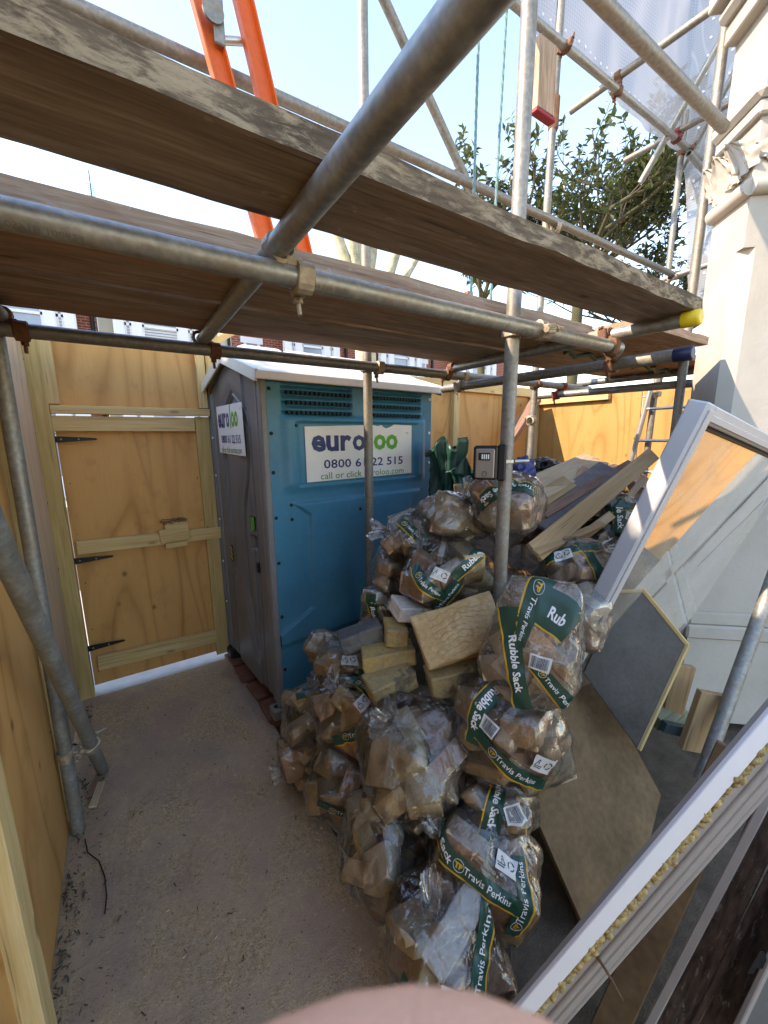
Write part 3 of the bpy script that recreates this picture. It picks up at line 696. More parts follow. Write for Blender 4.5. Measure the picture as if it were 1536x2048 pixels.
# ================================================================== SCAFFOLD
TR = .0240
def stube(label, p0, p1, mat='galv', n=20, group='scaffold tubes'):
    p0, p1 = Vector(p0), Vector(p1); L = (p1-p0).length
    Mx = frame(p0, p1-p0, (0, 0, 1) if abs((p1-p0).normalized().z) < .9 else (1, 0, 0))
    t = thing('scaffold_tube', label, 'scaffold tube', Mx, group)
    g = Geo(); g.tube([(0, 0, 0), (L, 0, 0)], TR, n, caps=False)
    g.tube([(0, 0, 0), (.002, 0, 0), (.03, 0, 0)], [TR, TR-.004, TR-.004], n, caps=False)
    g.tube([(L, 0, 0), (L-.002, 0, 0), (L-.03, 0, 0)], [TR, TR-.004, TR-.004], n, caps=False)
    g.add([(.03, 0, 0)], []); 
    part('tube', g, M[mat], t, Mx); t['_L'] = L
    return t
def ring(g, c, axis, r0=TR+.001, r1=TR+.0075, wd=.042, a0=0, a1=2*PI, n=18, up=None):
    axis = Vector(axis).normalized(); e = (Vector(up) if up else axis.orthogonal()).normalized(); e = (e-axis*e.dot(axis)).normalized(); f = axis.cross(e); c = Vector(c)
    vs = []; fs = []
    for i in range(n+1):
        a = a0+(a1-a0)*i/n; d = e*math.cos(a)+f*math.sin(a); bul = .0035*math.cos(a*3)
        for (r, s) in ((r0, -.5), (r1+bul, -.42), (r1+bul, .42), (r0, .5)): vs.append(c+d*r+axis*s*wd)
    for i in range(n):
        for k in range(4): fs.append((i*4+k, i*4+(k+1) % 4, i*4+4+(k+1) % 4, i*4+4+k))
    g.add(vs, fs)
def coupler(parent, c, ax1, ax2, bolt_dir, mat='coupler', c2=None):
    """two bands, one round each tube, a web between them and an eye bolt with nut"""
    c = Vector(c); g = Geo(); ax1 = Vector(ax1).normalized(); ax2 = Vector(ax2).normalized(); bd = Vector(bolt_dir).normalized()
    ring(g, c, ax1, up=bd)
    if c2 is not None:
        c2 = Vector(c2); ring(g, c2, ax2, up=bd); m = (c+c2)/2
        Mx = frame(m, ax1, (c2-c) if (c2-c).cross(ax1).length > 1e-4 else (0, 0, 1)); g.box((-.02, -.02, -.012), (.02, .02, .012), .004, Mx)
    # lugs
    s = ax1.cross(bd).normalized()
    Mx = frame(c+s*(TR+.010), bd, ax1); g.box((-.022, -.012, -.016), (.022, .010, .016), .004, Mx)
    o = part('coupler', g, M[mat], parent, Matrix())
    g = Geo(); b0 = c+s*(TR+.016)-bd*.028; b1 = c+s*(TR+.016)+bd*.062
    g.tube([b0, b1], .0058, 8); g.tube([b0+bd*.052, b0+bd*.064], .0115, 6, smooth=False); g.tube([b0-bd*.002, b0+bd*.006], .011, 6, smooth=False)
    part('bolt', g, M['rust'] if mat != 'coupler' else M['coupler'], o, Matrix()); return o
X_, Y_, Z_ = Vector((1, 0, 0)), Vector((0, 1, 0)), Vector((0, 0, 1))
ZL, ZT, ZB = 1.943, 1.991, 2.016
t1 = stube('near scaffold ledger under the boards, stamped with numbers', (-1.1, .90, ZL), (1.74, .90, ZL), 'galv', 28)
g = text_geo('TFS 0S91B 100624', .20, .013, 0.0, (0, 0), fn=lambda a, b: (a, 0, b)); 
def wrap(a, b, x0): th = -1.75-.5+b/TR; return (x0+a, .90+(TR+.0006)*math.cos(th), ZL+(TR+.0006)*math.sin(th))
g = text_geo('219 TFS 0S91B 100624', .16, .010, 0.0, fn=lambda a, b: wrap(a, b, -.085)); part('stamped_lettering', g, M['galv_warm'], t1, Matrix())
g = text_geo('EN39 219 TFS', .10, .009, 0.0, fn=lambda a, b: wrap(a, b-.006, .43)); part('stamped_lettering', g, M['galv_warm'], t1, Matrix())
t2 = stube('dark lower ledger crossing above the toilet roof', (-.75, 1.83, 1.952), (3.15, 1.83, 1.952), 'galv_green', 20)
t3 = stube('big near transom passing diagonally overhead under the boards', (.303, -.6, ZT), (.345, 1.86, ZT), 'galv', 32)
t4 = stube('short transom end at the left edge over the hoarding', (-.262, .95, ZT), (-.262, 1.90, ZT), 'galv_warm')
t5 = stube('transom with yellow end cap beside the stone pier', (1.705, .665, ZT), (1.705, 1.86, ZT), 'galv')
g = Geo(); g.tube([(1.705, .615, ZT), (1.705, .617, ZT), (1.705, .622, ZT), (1.705, .67, ZT)], [.019, .024, .0275, .0265], 20); part('end_cap', g, M['yellow'], t5, Matrix())
t6 = stube('lower transom with dark blue end cap and sunlit white far end', (1.80, .70, 1.893), (1.775, 1.99, 1.893), 'galv_warm')
g = Geo(); g.tube([(1.80, .66, 1.893), (1.80, .664, 1.893), (1.80, .72, 1.893)], [.02, .0265, .0265], 20); part('end_cap', g, M['bluecap'], t6, Matrix())
t7 = stube('far low transom with white end in front of the golden hoarding', (2.88, .95, 1.893), (2.74, 2.02, 1.893), 'galv_green')
t7b = stube('far upper transom behind the stone pier', (3.1, .95, ZT), (3.05, 1.86, ZT), 'galv_green')
p1 = stube('upright standing in front of the toilet sign', (1.145, 1.882, 0), (1.152, 1.882, 3.9), 'galv_warm')
p2 = stube('near upright carrying the key safe', (1.150, .955, 0), (1.162, .955, 3.3), 'galv_warm', 24)
p5 = stube('far upright with rusty sleeve joint near its top', (2.52, 1.882, 0), (2.585, 1.882, 4.6), 'galv_warm')
p6 = stube('upright right against the stone pier', (2.80, 1.07, 0), (2.80, 1.07, 4.3), 'galv_warm')
p7 = stube('thin far upright in front of the evergreen tree', (4.40, 1.882, .0), (4.36, 1.882, 4.3), 'galv_warm')
h1 = stube('long handrail tube above the boards', (-.6, 1.83, 2.945), (4.42, 1.83, 3.01), 'galv_warm')
t8 = stube('upper ledger below the white sheeting', (1.9, 1.83, 3.93), (4.62, 1.83, 4.0), 'galv')
t8b = stube('short ledger end returning behind the pier capital', (4.3, 1.80, 3.93), (5.2, 1.80, 3.86), 'galv')
t9 = stube('heavy near tube ending beside the carved capital', (.75, .90, 2.93), (2.47, .90, 2.97), 'galv_warm', 28)
t10 = stube('transom poking out below the sheeting into the sky', (3.19, .55, 4.045), (3.20, 2.19, 4.045), 'galv_warm')
t11 = stube('short white transom end in front of the tree', (4.14, 1.1, 4.045), (4.14, 2.25, 4.045), 'galv_warm')
t12 = stube('steep diagonal brace end in front of the tree', (4.0, 2.02, 3.72), (4.0, 1.30, 4.78), 'galv')
t13 = stube('upper far diagonal behind the pier cornice', (4.5, 1.2, 5.2), (4.62, 2.0, 3.95), 'galv_green')
br = stube('long diagonal brace against the sky', (1.16, 1.935, 3.80), (2.30, 1.935, 2.62), 'galv_warm')
hr2 = stube('handrail return beside the pier', (4.36, 1.2, 3.03), (4.36, 1.95, 2.99), 'galv_warm')
l1 = stube('upright standing against the left hoarding', (-.300, 1.862, .0), (-.283, 1.862, 2.25), 'galv_green', 24)
l2 = stube('leaning tube crossing in front of the left upright', (-.222, 2.175, .0), (-.222, .45, 2.26), 'galv_green', 24)
# couplers
coupler(t1, (.385, .90, ZL), X_, Y_, (0, -.25, -1), 'coupler', (.335, .90, ZT))
coupler(p2, (1.235, .90, ZL), X_, Z_, (1, 0, .15), 'coupler', (1.155, .955, ZL))
coupler(t2, (.385, 1.83, 1.952), X_, Y_, (0, -.1, -1), 'rust', (.335, 1.83, ZT))
coupler(t2, (-.215, 1.83, 1.952), X_, Y_, (0, -.1, -1), 'rust', (-.262, 1.83, ZT))
coupler(p1, (1.19, 1.83, 1.952), X_, Z_, (0, -.3, -1), 'coupler', (1.145, 1.882, 1.952))
coupler(t5, (1.66, 1.83, 1.952), X_, Y_, (0, 0, -1), 'rust', (1.705, 1.83, ZT))
coupler(t5, (1.70, .93, ZT), Y_, X_, (0, -.2, -1), 'rust', (1.68, .90, ZL))
coupler(t6, (1.80, .95, 1.893), Y_, X_, (.3, 0, -1), 'rust', (1.74, .92, ZL-.01))
coupler(t6, (1.778, 1.84, 1.893), Y_, X_, (.2, -.1, -1), 'coupler', (1.80, 1.83, 1.952))
coupler(t7, (2.765, 1.85, 1.893), Y_, X_, (.2, -.1, -1), 'redc', (2.80, 1.83, 1.952))
coupler(p5, (2.53, 1.882, 1.72), Z_, X_, (1, -.2, 0), 'coupler', (2.46, 1.83, 1.70))
coupler(p5, (2.535, 1.882, 1.95), Z_, X_, (-1, -.2, 0), 'rust', (2.50, 1.83, 1.952))
coupler(p5, (2.56, 1.882, 2.955), Z_, X_, (1, -.3, .2), 'coupler', (2.60, 1.83, 2.955))
coupler(t8, (2.575, 1.83, 3.945), X_, Z_, (.4, 0, 1), 'rust', (2.575, 1.882, 3.945))
coupler(t8, (3.20, 1.83, 3.962), X_, Y_, (.2, -.4, -1), 'rust', (3.195, 1.83, 4.045))
coupler(t8, (4.12, 1.83, 3.985), X_, Y_, (.4, 0, 1), 'redc', (4.14, 1.83, 4.045))
coupler(t8, (4.36, 1.83, 3.99), X_, Z_, (.6, 0, 1), 'rust', (4.362, 1.882, 3.99))
coupler(h1, (4.33, 1.83, 2.984), X_, Z_, (1, 0, .3), 'coupler', (4.378, 1.882, 2.984))
coupler(l1, (-.298, 1.862, .36), Z_, Z_, (0, -1, 0), 'coupler')
coupler(l2, (-.222, 1.93, .322), Vector((0, -1.725, 2.26)), Z_, (1, 0, .2), 'coupler', (-.285, 1.90, .34))
g = Geo(); ring(g, (2.575, 1.882, 3.62), Z_, TR+.001, TR+.007, .20); part('sleeve_joint', g, M['rust'], p5, Matrix())
g = Geo(); ring(g, (1.70, .965, ZT), Y_, TR+.001, TR+.004, .10); part('board_clip', g, M['rust'], t5, Matrix())
g = Geo(); ring(g, (1.70, .965, ZT), Y_, TR+.0045, TR+.0065, .075); part('board_clip', g, M['coupler'], t5, Matrix())

# boards
def sboard(label, x0, x1, y, z, mat, wd=.2, th=.036, dz=0):
    b = thing('scaffold_board', label, 'scaffold board', (x0, y, z), 'scaffold boards')
    pk = beam('plank', (x0, y, z+th/2), (x1, y, z+th/2+dz), wd, th, M[mat], b, warp=.006)
    if mat == 'board_top':
        pk.data.materials.append(M['board_edge'])
        for p in pk.data.polygons:
            if abs(p.normal.y) > .7: p.material_index = 1
    return b
sboard('nearest weathered scaffold board with rough lichened edge, overhead', -1.5, 1.755, .738, ZB+.002, 'board_top', .205, .044)
sboard('second scaffold board from the camera behind the near ledger', -1.5, 1.74, 1.115, ZB+0.0000, 'board_red', .2)
sboard('third scaffold board from the camera over the toilet', -1.5, 1.74, 1.322, ZB+0.0070, 'board', .197)
sboard('fourth scaffold board from the camera over the toilet', -1.5, 1.74, 1.529, ZB+0.0000, 'board_grey', .197)
sboard('farthest scaffold board of the near bay, above the toilet roof', -1.5, 1.74, 1.728, ZB+0.0060, 'board_red', .187)
for i, (y, nm) in enumerate(((.93, 'nearest'), (1.14, 'second'), (1.35, 'third'), (1.56, 'farthest'))):
    sboard('%s board of the far scaffold bay beside the pier' % nm, 1.78, 2.42 if i == 0 else 3.3, y, ZB+.001, 'board_red' if i < 2 else 'board', .2)
tb = thing('toe_board', 'board end hung on the far upright with a red tag under it', 'board', (2.36, 1.8, 3.5))
beam('board', (2.36, 1.80, 3.50), (2.35, 1.80, 3.85), .16, .04, M['board'], tb, (0, 1, 0))
g = Geo(); g.box((2.27, 1.775, 3.47), (2.45, 1.825, 3.494), .004); part('red_tag', g, M['red'], tb, Matrix())

# orange ladder
ld = thing('orange_ladder', 'orange fibreglass ladder standing on the scaffold boards', 'ladder', (.66, 1.58, 2.056))
def lst(x0, y0, z0, x1, y1, z1):
    d = Vector((x1-x0, y1-y0, z1-z0)); 
    Mx = frame((x0, y0, z0), d, (0, -1, .2)); g = Geo(); L = d.length
    g.box((0, -.036, -.004), (L, .036, .004), .001); g.box((0, -.036, .004), (L, -.030, .026)); g.box((0, .030, .004), (L, .036, .026))
    return part('stile', g, M['orange'], ld, Mx)
A0, A1 = Vector((.597, 1.58, 2.06)), Vector((.304, 1.80, 3.6)); B0, B1 = Vector((.725, 1.57, 2.06)), Vector((.467, 1.78, 3.6))
sa = lst(*A0, *A1); sb = lst(*B0, *B1)
for k in range(6):
    f = .1+k*.165; a = A0.lerp(A1, f-.012); b2 = B0.lerp(B1, f+.02)
    g = Geo(); g.tube([a+Vector((0, .012, 0)), b2+Vector((0, .012, 0))], .013, 10); part('rung', g, M['alu'], ld, Matrix())
for f in (.45, .72, .9):
    p = B0.lerp(B1, f); g = Geo(); d = (B1-B0).cross(Vector((1, 0, 0))).normalized(); g.tube([p-d*.012, p+d*.001], .014, 12); part('rung_end', g, M['black'], ld, Matrix())
g = Geo(); p = A0.lerp(A1, .60); Mx = frame(p+Vector((.03, -.03, 0)), (0, 0, 1), (0, -1, 0)); g.box((-.06, -.018, -.004), (.09, .018, .01), .004, Mx); g.tube([p+Vector((.012, -.04, .02)), p+Vector((.012, -.05, .02))], .035, 14)
part('latch_bracket', g, M['galv_warm'], ld, Matrix())

# ropes
def rope(label, pts):
    o = thing('rope', label, 'rope', pts[-1], 'hanging ropes'); n = 90; P = [Vector(p) for p in pts]; g = Geo()
    for s in range(3):
        q = []
        for i in range(n+1):
            f = i/n*(len(P)-1); k = min(int(f), len(P)-2); p = P[k].lerp(P[k+1], f-k); a = i*1.15+s*2*PI/3
            q.append(p+Vector((math.cos(a), math.sin(a), 0))*.0042)
        g.tube(q, .0045, 5)
    part('strands', g, M['rope'], o, Matrix())
rope('left of the two blue green ropes hanging in the sky', [(1.725, 1.72, 4.4), (1.722, 1.72, 3.2), (1.725, 1.72, 2.06)])
rope('right of the two blue green ropes hanging beside the near upright', [(1.935, 1.72, 4.4), (1.90, 1.72, 3.2), (1.875, 1.72, 2.06)])
o = thing('rope', 'green rope lying along the far scaffold boards', 'rope', (2.6, 1.24, 2.06)); g = Geo()
g.tube([(1.9+i*.05, 1.242+.012*math.sin(i), 2.0+.012*math.sin(i*2.1)) for i in range(24)], .011, 8); part('strands', g, M['tarp'], o, Matrix())

# aluminium ladder and prop near the golden hoarding
al = thing('aluminium_ladder', 'aluminium ladder leaning in front of the sunlit golden hoarding', 'ladder', (3.6, 1.75, 0))
for y in (0, -.36):
    g = Geo(); g.tube([(3.6, 1.86+y, .2), (3.6, 1.58+y, 1.95)], .019, 10); part('stile', g, M['alu'], al, Matrix())
for k in range(6):
    z = .55+k*.25; yy = 1.86-(z-.2)*.16; g = Geo(); g.tube([(3.6, yy, z), (3.6, yy-.36, z)], .012, 8); part('rung', g, M['alu'], al, Matrix())
pv = stube('short upright behind the aluminium ladder', (3.66, 1.60, 0), (3.66, 1.575, 1.93), 'galv_warm')
coupler(pv, (3.66, 1.58, 1.90), Z_, Y_, (0, 1, 0), 'coupler', (3.64, 1.50, 1.93))
pw = stube('tube end sticking out low behind the planks', (3.3, 1.25, 1.22), (3.2, 1.46, 1.10), 'galv_warm')

# white sheeting
shn = thing('debris_sheeting', 'white reinforced plastic sheeting wrapped round the upper scaffold', 'sheeting', (3.6, 2.0, 4.1))
def shf(u, v):
    if u < .62:
        s = u/.62; x = 2.15+s*2.50; y = 2.02
    else:
        s = (u-.62)/.38; a = s*1.3; x = 4.65+.03*math.sin(a); y = 2.02-s*1.15
    z0 = 4.14 if u < .62 else 4.14-1.35*clampstep(u, .62, .70); z = z0+v*(6.2-z0)
    wv = .05*mnoise.noise(Vector((u*7, z*.9, 0)))+.025*mnoise.noise(Vector((u*20, z*2.2, 4)))
    if u < .62: y += wv
    else: x += wv+.05*math.sin(s*11)*.5
    return (x, y, z)
g = Geo(); g.grid(shf, 150, 50); part('sheet', g, M['sheet'], shn, Matrix())
g = Geo()
for i in range(34):
    p = Vector(shf(i/33*.60, .055)); g.tube([p+Vector((0, -.006, 0)), p+Vector((0, -.009, 0))], .009, 8)
for k in range(20):
    p = Vector(shf(.66, k/20)); g.tube([p+Vector((-.008, -.01, 0)), p+Vector((-.012, -.012, 0))], .010, 8)
    p = Vector(shf(.72, (k+.5)/20)); g.tube([p+Vector((-.008, -.01, 0)), p+Vector((-.012, -.012, 0))], .010, 8)
ey_ = part('eyelet_light_dots', g, M['eyelet_spot'], shn, Matrix()); setp(ey_, kind='stuff')  # plain white discs painted in place of light through the holes

# key safe on the near upright
KX, KY, KZ = 1.150, .955, 1.44
ks_dir = Vector((-.80, -.60, 0)).normalized(); ks_s = Vector((0, 0, 1)).cross(ks_dir)
Mk = frame((1.115, .985, 1.448), (.62, -.78, 0), (0, 0, 1))      # local x = right, z up, y = away
ks = thing('key_safe', 'black and silver combination key safe strapped to the near upright', 'key safe', Mk)
g = Geo(); g.box((-.060, -.052, .0), (.022, .0, .118), .007); part('body', g, M['black'], ks, Mk)
g = Geo(); g.box((-.052, -.0575, .006), (.012, -.050, .108), .006); fp = part('front_cover', g, M['silver'], ks, Mk)
g = Geo(); g.box((-.042, -.0605, .068), (-.002, -.056, .094), .004); part('dial_window', g, M['black'], fp, Mk)
g = Geo()
for i in range(4): g.box((-.031+i*.007, -.0625, .073), (-.027+i*.007, -.060, .089))
part('dials', g, M['white'], fp, Mk)
g = Geo(); g.tube([(-.020+.008*math.cos(a*PI/8), -.0585, .022+.008*math.sin(a*PI/8)) for a in range(17)], .0009, 5, False); part('logo_ring', g, M['black'], fp, Mk)
g = Geo(); g.box((.020, -.04, -.004), (.05, .03, .122), .006); part('back_plate', g, M['black'], ks, Mk)
g = Geo(); ring(g, (1.152, .955, 1.51), Z_, TR+.001, TR+.003, .012); g.tube([(1.17, .93, 1.51), (1.21, .90, 1.512)], .007, 8); part('strap_clamp', g, M['alu'], ks, Matrix())

# ================================================================== STONE PIER OF THE BAY
U = Vector((math.sin(math.radians(42)), math.cos(math.radians(42)), 0)); V = Vector((U.y, -U.x, 0))   # U along left face (away), V along right face
Q = Vector((2.68, .97, 0))
W1, W2 = .262, .75
NC = Q-U*W1                                          # near corner
Mp = Matrix(((V.x, U.x, 0, NC.x), (V.y, U.y, 0, NC.y), (0, 0, 1, 0), (0, 0, 0, 1)))   # local x along right face, y along left face away
pr_ = thing('bay_pier', 'cream painted stone bay pier with carved leaf capital and cornice', 'pier', Mp)
def pq(name, g, mat, par=None): return part(name, g, M[mat], par or pr_, Mp)
ch = .05
g = Geo(); g.prism([(ch, 0), (W2, 0), (W2, W1), (0, W1), (0, ch)], .66, 2.5); g.prism([(0, 0), (W2, 0), (W2, W1), (0, W1)], .0, .50)
for z0, z1, e in ((.50, .58, .012), (.58, .66, .004)): g.box((-e, -e, z0), (W2, W1+e, z1), .01)
g.prism([(0, 0), (W2, 0), (W2, W1), (0, W1)], 2.5, 4.6)
pq('shaft', g, 'stone')
for za, zb in ((2.44, 2.5), (.66, .72)): pq('chamfer_stop', Geo().prism([(0.0, 0), (.05, 0), (.0, .05)], za, zb), 'stone')
def mould(g, z, r, e):     # half round moulding round both faces
    pts = [(W2, -e, z), (-e, -e, z), (-e, W1+e*.3, z)]
    g.tube([(W2, -e*.3, z), (-e*.3, -e*.3, z)], r, 14); g.tube([(-e*.3, -e*.3, z), (-e*.3, W1, z)], r, 14)
g = Geo(); mould(g, 2.685, .036, .02); pq('astragal', g, 'stone')
g = Geo(); g.box((-.03, -.03, 2.955), (W2, W1+.01, 3.01), .008); g.box((-.055, -.055, 3.01), (W2, W1+.02, 3.085), .02); pq('abacus', g, 'stone')
def leaf_mesh(L, Wd, lobes=5, curl=.06):
    g = Geo()
    def f(u, v):
        a = (v-.5)*2; s = (math.sin(PI*min(1, .12+u*.88)))**.55; lob = 1+.16*math.cos(3*2*PI*u)
        y = a*Wd/2*s*lob; x = u*L*(1-.10*a*a)
        z = .010*math.cos(a*PI*3)*(1-.5*u)+curl*u**2.6+.024*(1-a*a)*(1-.5*u)
        return (x, y, z)
    g.grid(f, 26, 14); return g.mesh('carved_leaf')
LM = leaf_mesh(.19, .17, 3, .045); LM.materials.append(M['stone'])
cap = pq('capital_bell', Geo().box((-.006, -.006, 2.70), (W2, W1, 2.96), .004), 'stone')
random.seed(11)
for k in range(9):
    o = bpy.data.objects.new('carved_leaf', LM); face = 0 if k < 5 else 1
    s = random.uniform(.8, 1.15); zz = 2.71+random.uniform(0, .07)
    if face == 0: Ml = frame((-.004, .03+k*.055, zz), (-.12, random.uniform(-.4, .4), 1), (-1, 0, -.1))
    else: Ml = frame((.05+(k-5)*.12, -.004, zz), (random.uniform(-.5, .5), -.12, 1), (0, -1, -.1))
    link(o, Mp @ Ml @ Matrix.Scale(s, 4), cap)
for k in range(7):                                   # berry cluster and scrolls
    g = Geo()
    if k < 4:
        bm = bmesh.new(); bmesh.ops.create_icosphere(bm, subdivisions=2, radius=.02+.008*random.random()); bm.verts.index_update()
        c = Vector((-.02, .07+.03*(k % 2)+.03*random.random(), 2.80+.03*k)); g.add([v.co+c+v.co*mnoise.noise(v.co*90)*.5 for v in bm.verts], [[v.index for v in f.verts] for f in bm.faces], True); bm.free()
        pq('carved_berry', g, 'stone', cap)
    else:
        x0 = .12+(k-4)*.19; g.tube([(x0+(.06-.0024*i)*math.cos(i*.42), -.012, 2.84+(.075-.003*i)*math.sin(i*.42)) for i in range(20)], [.014-.0004*i for i in range(20)], 8); pq('carved_scroll', g, 'stone', cap)
for i, (z0, z1, e) in enumerate(((3.42, 3.50, .05), (3.50, 3.56, .09), (3.57, 3.68, .13), (3.69, 3.78, .175), (3.79, 3.95, .22))):
    g = Geo(); g.box((-e, -e, z0), (W2, W1+e*.2, z1), .022 if i % 2 else .006); pq('cornice_moulding', g, 'stone')
def zig(x0, z0, z1, seed):
    random.seed(seed); pts = []; n = 26; x = x0
    for i in range(n+1):
        x += random.uniform(-.006, .006); pts.append((x, z0+(z1-z0)*i/n))
    return pts
for x0, z0, z1, sd in ((.34, .75, 2.3, 3), (.44, .7, 2.45, 5)):
    pts = zig(x0, z0, z1, sd); g = Geo()
    for (xa, za), (xb, zb) in zip(pts[:-1], pts[1:]):
        wd = .0022; g.add([(xa-wd, -.0015, za), (xa+wd, -.0015, za), (xb+wd, -.0015, zb), (xb-wd, -.0015, zb)], [(0, 1, 2, 3)])
    pq('crack', g, 'crack')
g = Geo(); g.box((.46, -.012, .05), (.56, .0, 2.6), .004); pq('reveal_strip', g, 'stone')

# ================================================================== HOUSES ACROSS THE STREET
FY = 14.6
def house(label, x0, x1, wallmat, bay0, bay1, wins=(), cream=None, ridge=8.3, eave=7.0):
    h = thing('terraced_house', label, 'house', ((x0+x1)/2, FY, 0), 'terrace across the street')
    g = Geo(); g.box((x0, FY, 0), (x1, FY+7, eave)); part('wall', g, M[wallmat], h, Matrix())
    g = Geo(); g.add([(x0, FY-.25, eave-.05), (x1, FY-.25, eave-.05), (x1, FY+3.6, ridge), (x0, FY+3.6, ridge), (x0, FY+7.2, eave), (x1, FY+7.2, eave)], [(0, 1, 2, 3), (3, 2, 5, 4)])
    rf = part('roof', g, M['slate'], h, Matrix())
    g = Geo(); g.box((x1-.5, FY+2.6, eave), (x1-.1, FY+4.6, ridge+.8)); part('chimney', g, M['hbrick'], rf, Matrix())
    # two storey bay with columns, sashes and blinds
    by = FY-.75
    for s, (z0, z1) in enumerate(((.5, 3.0), (3.55, 6.1))):
        g = Geo(); g.box((bay0, by, z0-.5), (bay1, FY, z0+.1)); g.box((bay0-.08, by-.1, z1-.35), (bay1+.08, FY, z1)); b = part('bay', g, M['hwhite'], h, Matrix())
        n = 3; ws = [bay0, bay0+.34*(bay1-bay0)*.62, bay1-.34*(bay1-bay0)*.62, bay1]
        for k, xc in enumerate(ws):
            g = Geo(); wd = .13
            g.box((xc-wd, by-.03, z0+.1), (xc+wd, by+.2, z1-.75), .03)
            for e, za, zb in ((.04, z1-.80, z1-.74), (.05, z1-.70, z1-.62), (.09, z1-.60, z1-.5), (.13, z1-.5, z1-.36)): g.box((xc-wd-e, by-.03-e, za), (xc+wd+e, by+.2, zb), .02)
            col = part('column', g, M['hwhite'], b, Matrix())
        for k in range(3):
            a, c = ws[k]+.13, ws[k+1]-.13
            g = Geo(); g.box((a, by+.10, z0+.1), (c, by+.12, z1-.4)); wn = part('pane', g, M['pane'], b, Matrix())
            g = Geo()
            for q in (a, c-.05): g.box((q, by+.05, z0+.1), (q+.05, by+.10, z1-.35))
            g.box((a, by+.05, (z0+z1)/2-.12), (c, by+.10, (z0+z1)/2-.05)); g.box((a, by+.05, z1-.5), (c, by+.10, z1-.35)); part('sash_frame', g, M['hwhite'], b, Matrix())
            if s == 1 and (k != 1 or wallmat == 'hcream'):
                g = Geo(); zz = z0+.15
                while zz < z1-.45: g.box((a+.05, by+.075, zz), (c-.05, by+.095, zz+.05)); zz += .075
                part('blind', g, M['blind'], b, Matrix())
    for (wx0, wx1, z0, z1) in wins:
        g = Geo(); g.box((wx0-.1, FY-.06, z1), (wx1+.1, FY, z1+.2)); g.box((wx0-.1, FY-.1, z0-.12), (wx1+.1, FY, z0)); f = part('window_surround', g, M['hwhite'], h, Matrix())
        g = Geo(); g.box((wx0, FY-.02, z0), (wx1, FY+.02, z1)); part('pane', g, M['pane'], f, Matrix())
        g = Geo()
        for q in (wx0, wx1-.09): g.box((q, FY-.05, z0), (q+.09, FY-.01, z1))
        g.box((wx0, FY-.05, (z0+z1)/2-.05), (wx1, FY-.01, (z0+z1)/2+.05)); part('sash_frame', g, M['hwhite'], f, Matrix())
    g = Geo(); g.tube([(x1-.1, FY-.06, .1), (x1-.1, FY-.06, eave-.1)], .05, 8); part('drainpipe', g, M['black'], h, Matrix())
    return h
ha = house('red brick terraced house at the far left with shuttered bay', -5.4, -.05, 'hbrick', -2.6, -.62)
house('cream rendered terraced house with white bay between two brick ones', -.03, 3.62, 'hcream', .45, 2.5)
house('red brick terraced house with small sash window behind the toilet', 3.64, 8.0, 'hbrick', 5.3, 7.15, ((4.0, 4.55, 3.6, 4.75),))
house('red brick terraced house behind the bare plane tree', 8.02, 12.4, 'hbrick', 9.2, 11.0, ((11.4, 11.95, 3.6, 4.75),), ridge=8.5)
house('red brick terraced house farthest to the right', 12.42, 17.5, 'hbrick', 13.6, 15.6, ridge=8.6)
an = thing('tv_aerial', 'thin television aerial above the leftmost rooftops', 'aerial', (.26, FY+3.0, 8.3)); g = Geo()
g.tube([(.26, FY+3, 7.6), (.26, FY+3, 10.15)], .018, 6)
for k, zz in enumerate((9.0, 9.1)): g.tube([(.0, FY+3, zz), (.55, FY+3, zz-.08)], .012, 5)
for k in range(7): g.tube([(.16+.0*k, FY+2.6+.1*k, 9.25+.1*k), (.36, FY+2.6+.1*k, 9.25+.1*k)], .008, 4)
part('rods', g, M['black'], an, Matrix())

# ================================================================== TREES
def limb(g, pts, r0, r1, n=8): k = len(pts)-1; g.tube(pts, [r0+(r1-r0)*i/k for i in range(k+1)], n)
random.seed(21)
pt = thing('plane_tree', 'pale mottled pollarded plane tree in the street', 'tree', (5.6, 9.2, 0)); g = Geo()
base = Vector((5.62, 9.2, 0)); fork = base+Vector((-.1, 0, 4.9)); limb(g, [base, base+Vector((0, 0, 1.5)), base+Vector((-.05, 0, 3.4)), fork], .30, .25, 14)
part('trunk', g, M['plank_bark'], pt, Matrix()); g = Geo()
for (dx, dy, dz, r) in ((-.9, .1, 2.6, .11), (-.15, .2, 2.6, .14), (.35, -.1, 2.4, .12), (1.35, .2, 1.9, .11), (-.5, -.3, 2.2, .09), (2.0, .3, 1.6, .08)):
    e = fork+Vector((dx, dy, dz)); mid = fork.lerp(e, .5)+Vector((dx*.15, 0, -.12)); limb(g, [fork-Vector((0, 0, .15)), mid, e], r*1.35, r, 10)
    for k in range(5):
        q = e+Vector((random.uniform(-.12, .12), random.uniform(-.1, .1), random.uniform(-.1, .15))); bm = bmesh.new(); bmesh.ops.create_icosphere(bm, subdivisions=1, radius=random.uniform(.09, .17)); bm.verts.index_update()
        g.add([v.co+q for v in bm.verts], [[v.index for v in f.verts] for f in bm.faces], True); bm.free()
    for k in range(5):
        q = e+Vector((random.uniform(-.4, .4), random.uniform(-.3, .3), random.uniform(.5, 1.1))); limb(g, [e, e.lerp(q, .5)+Vector((random.uniform(-.1, .1), 0, 0)), q], .035, .012, 5)
part('limbs', g, M['plank_bark'], pt, Matrix())

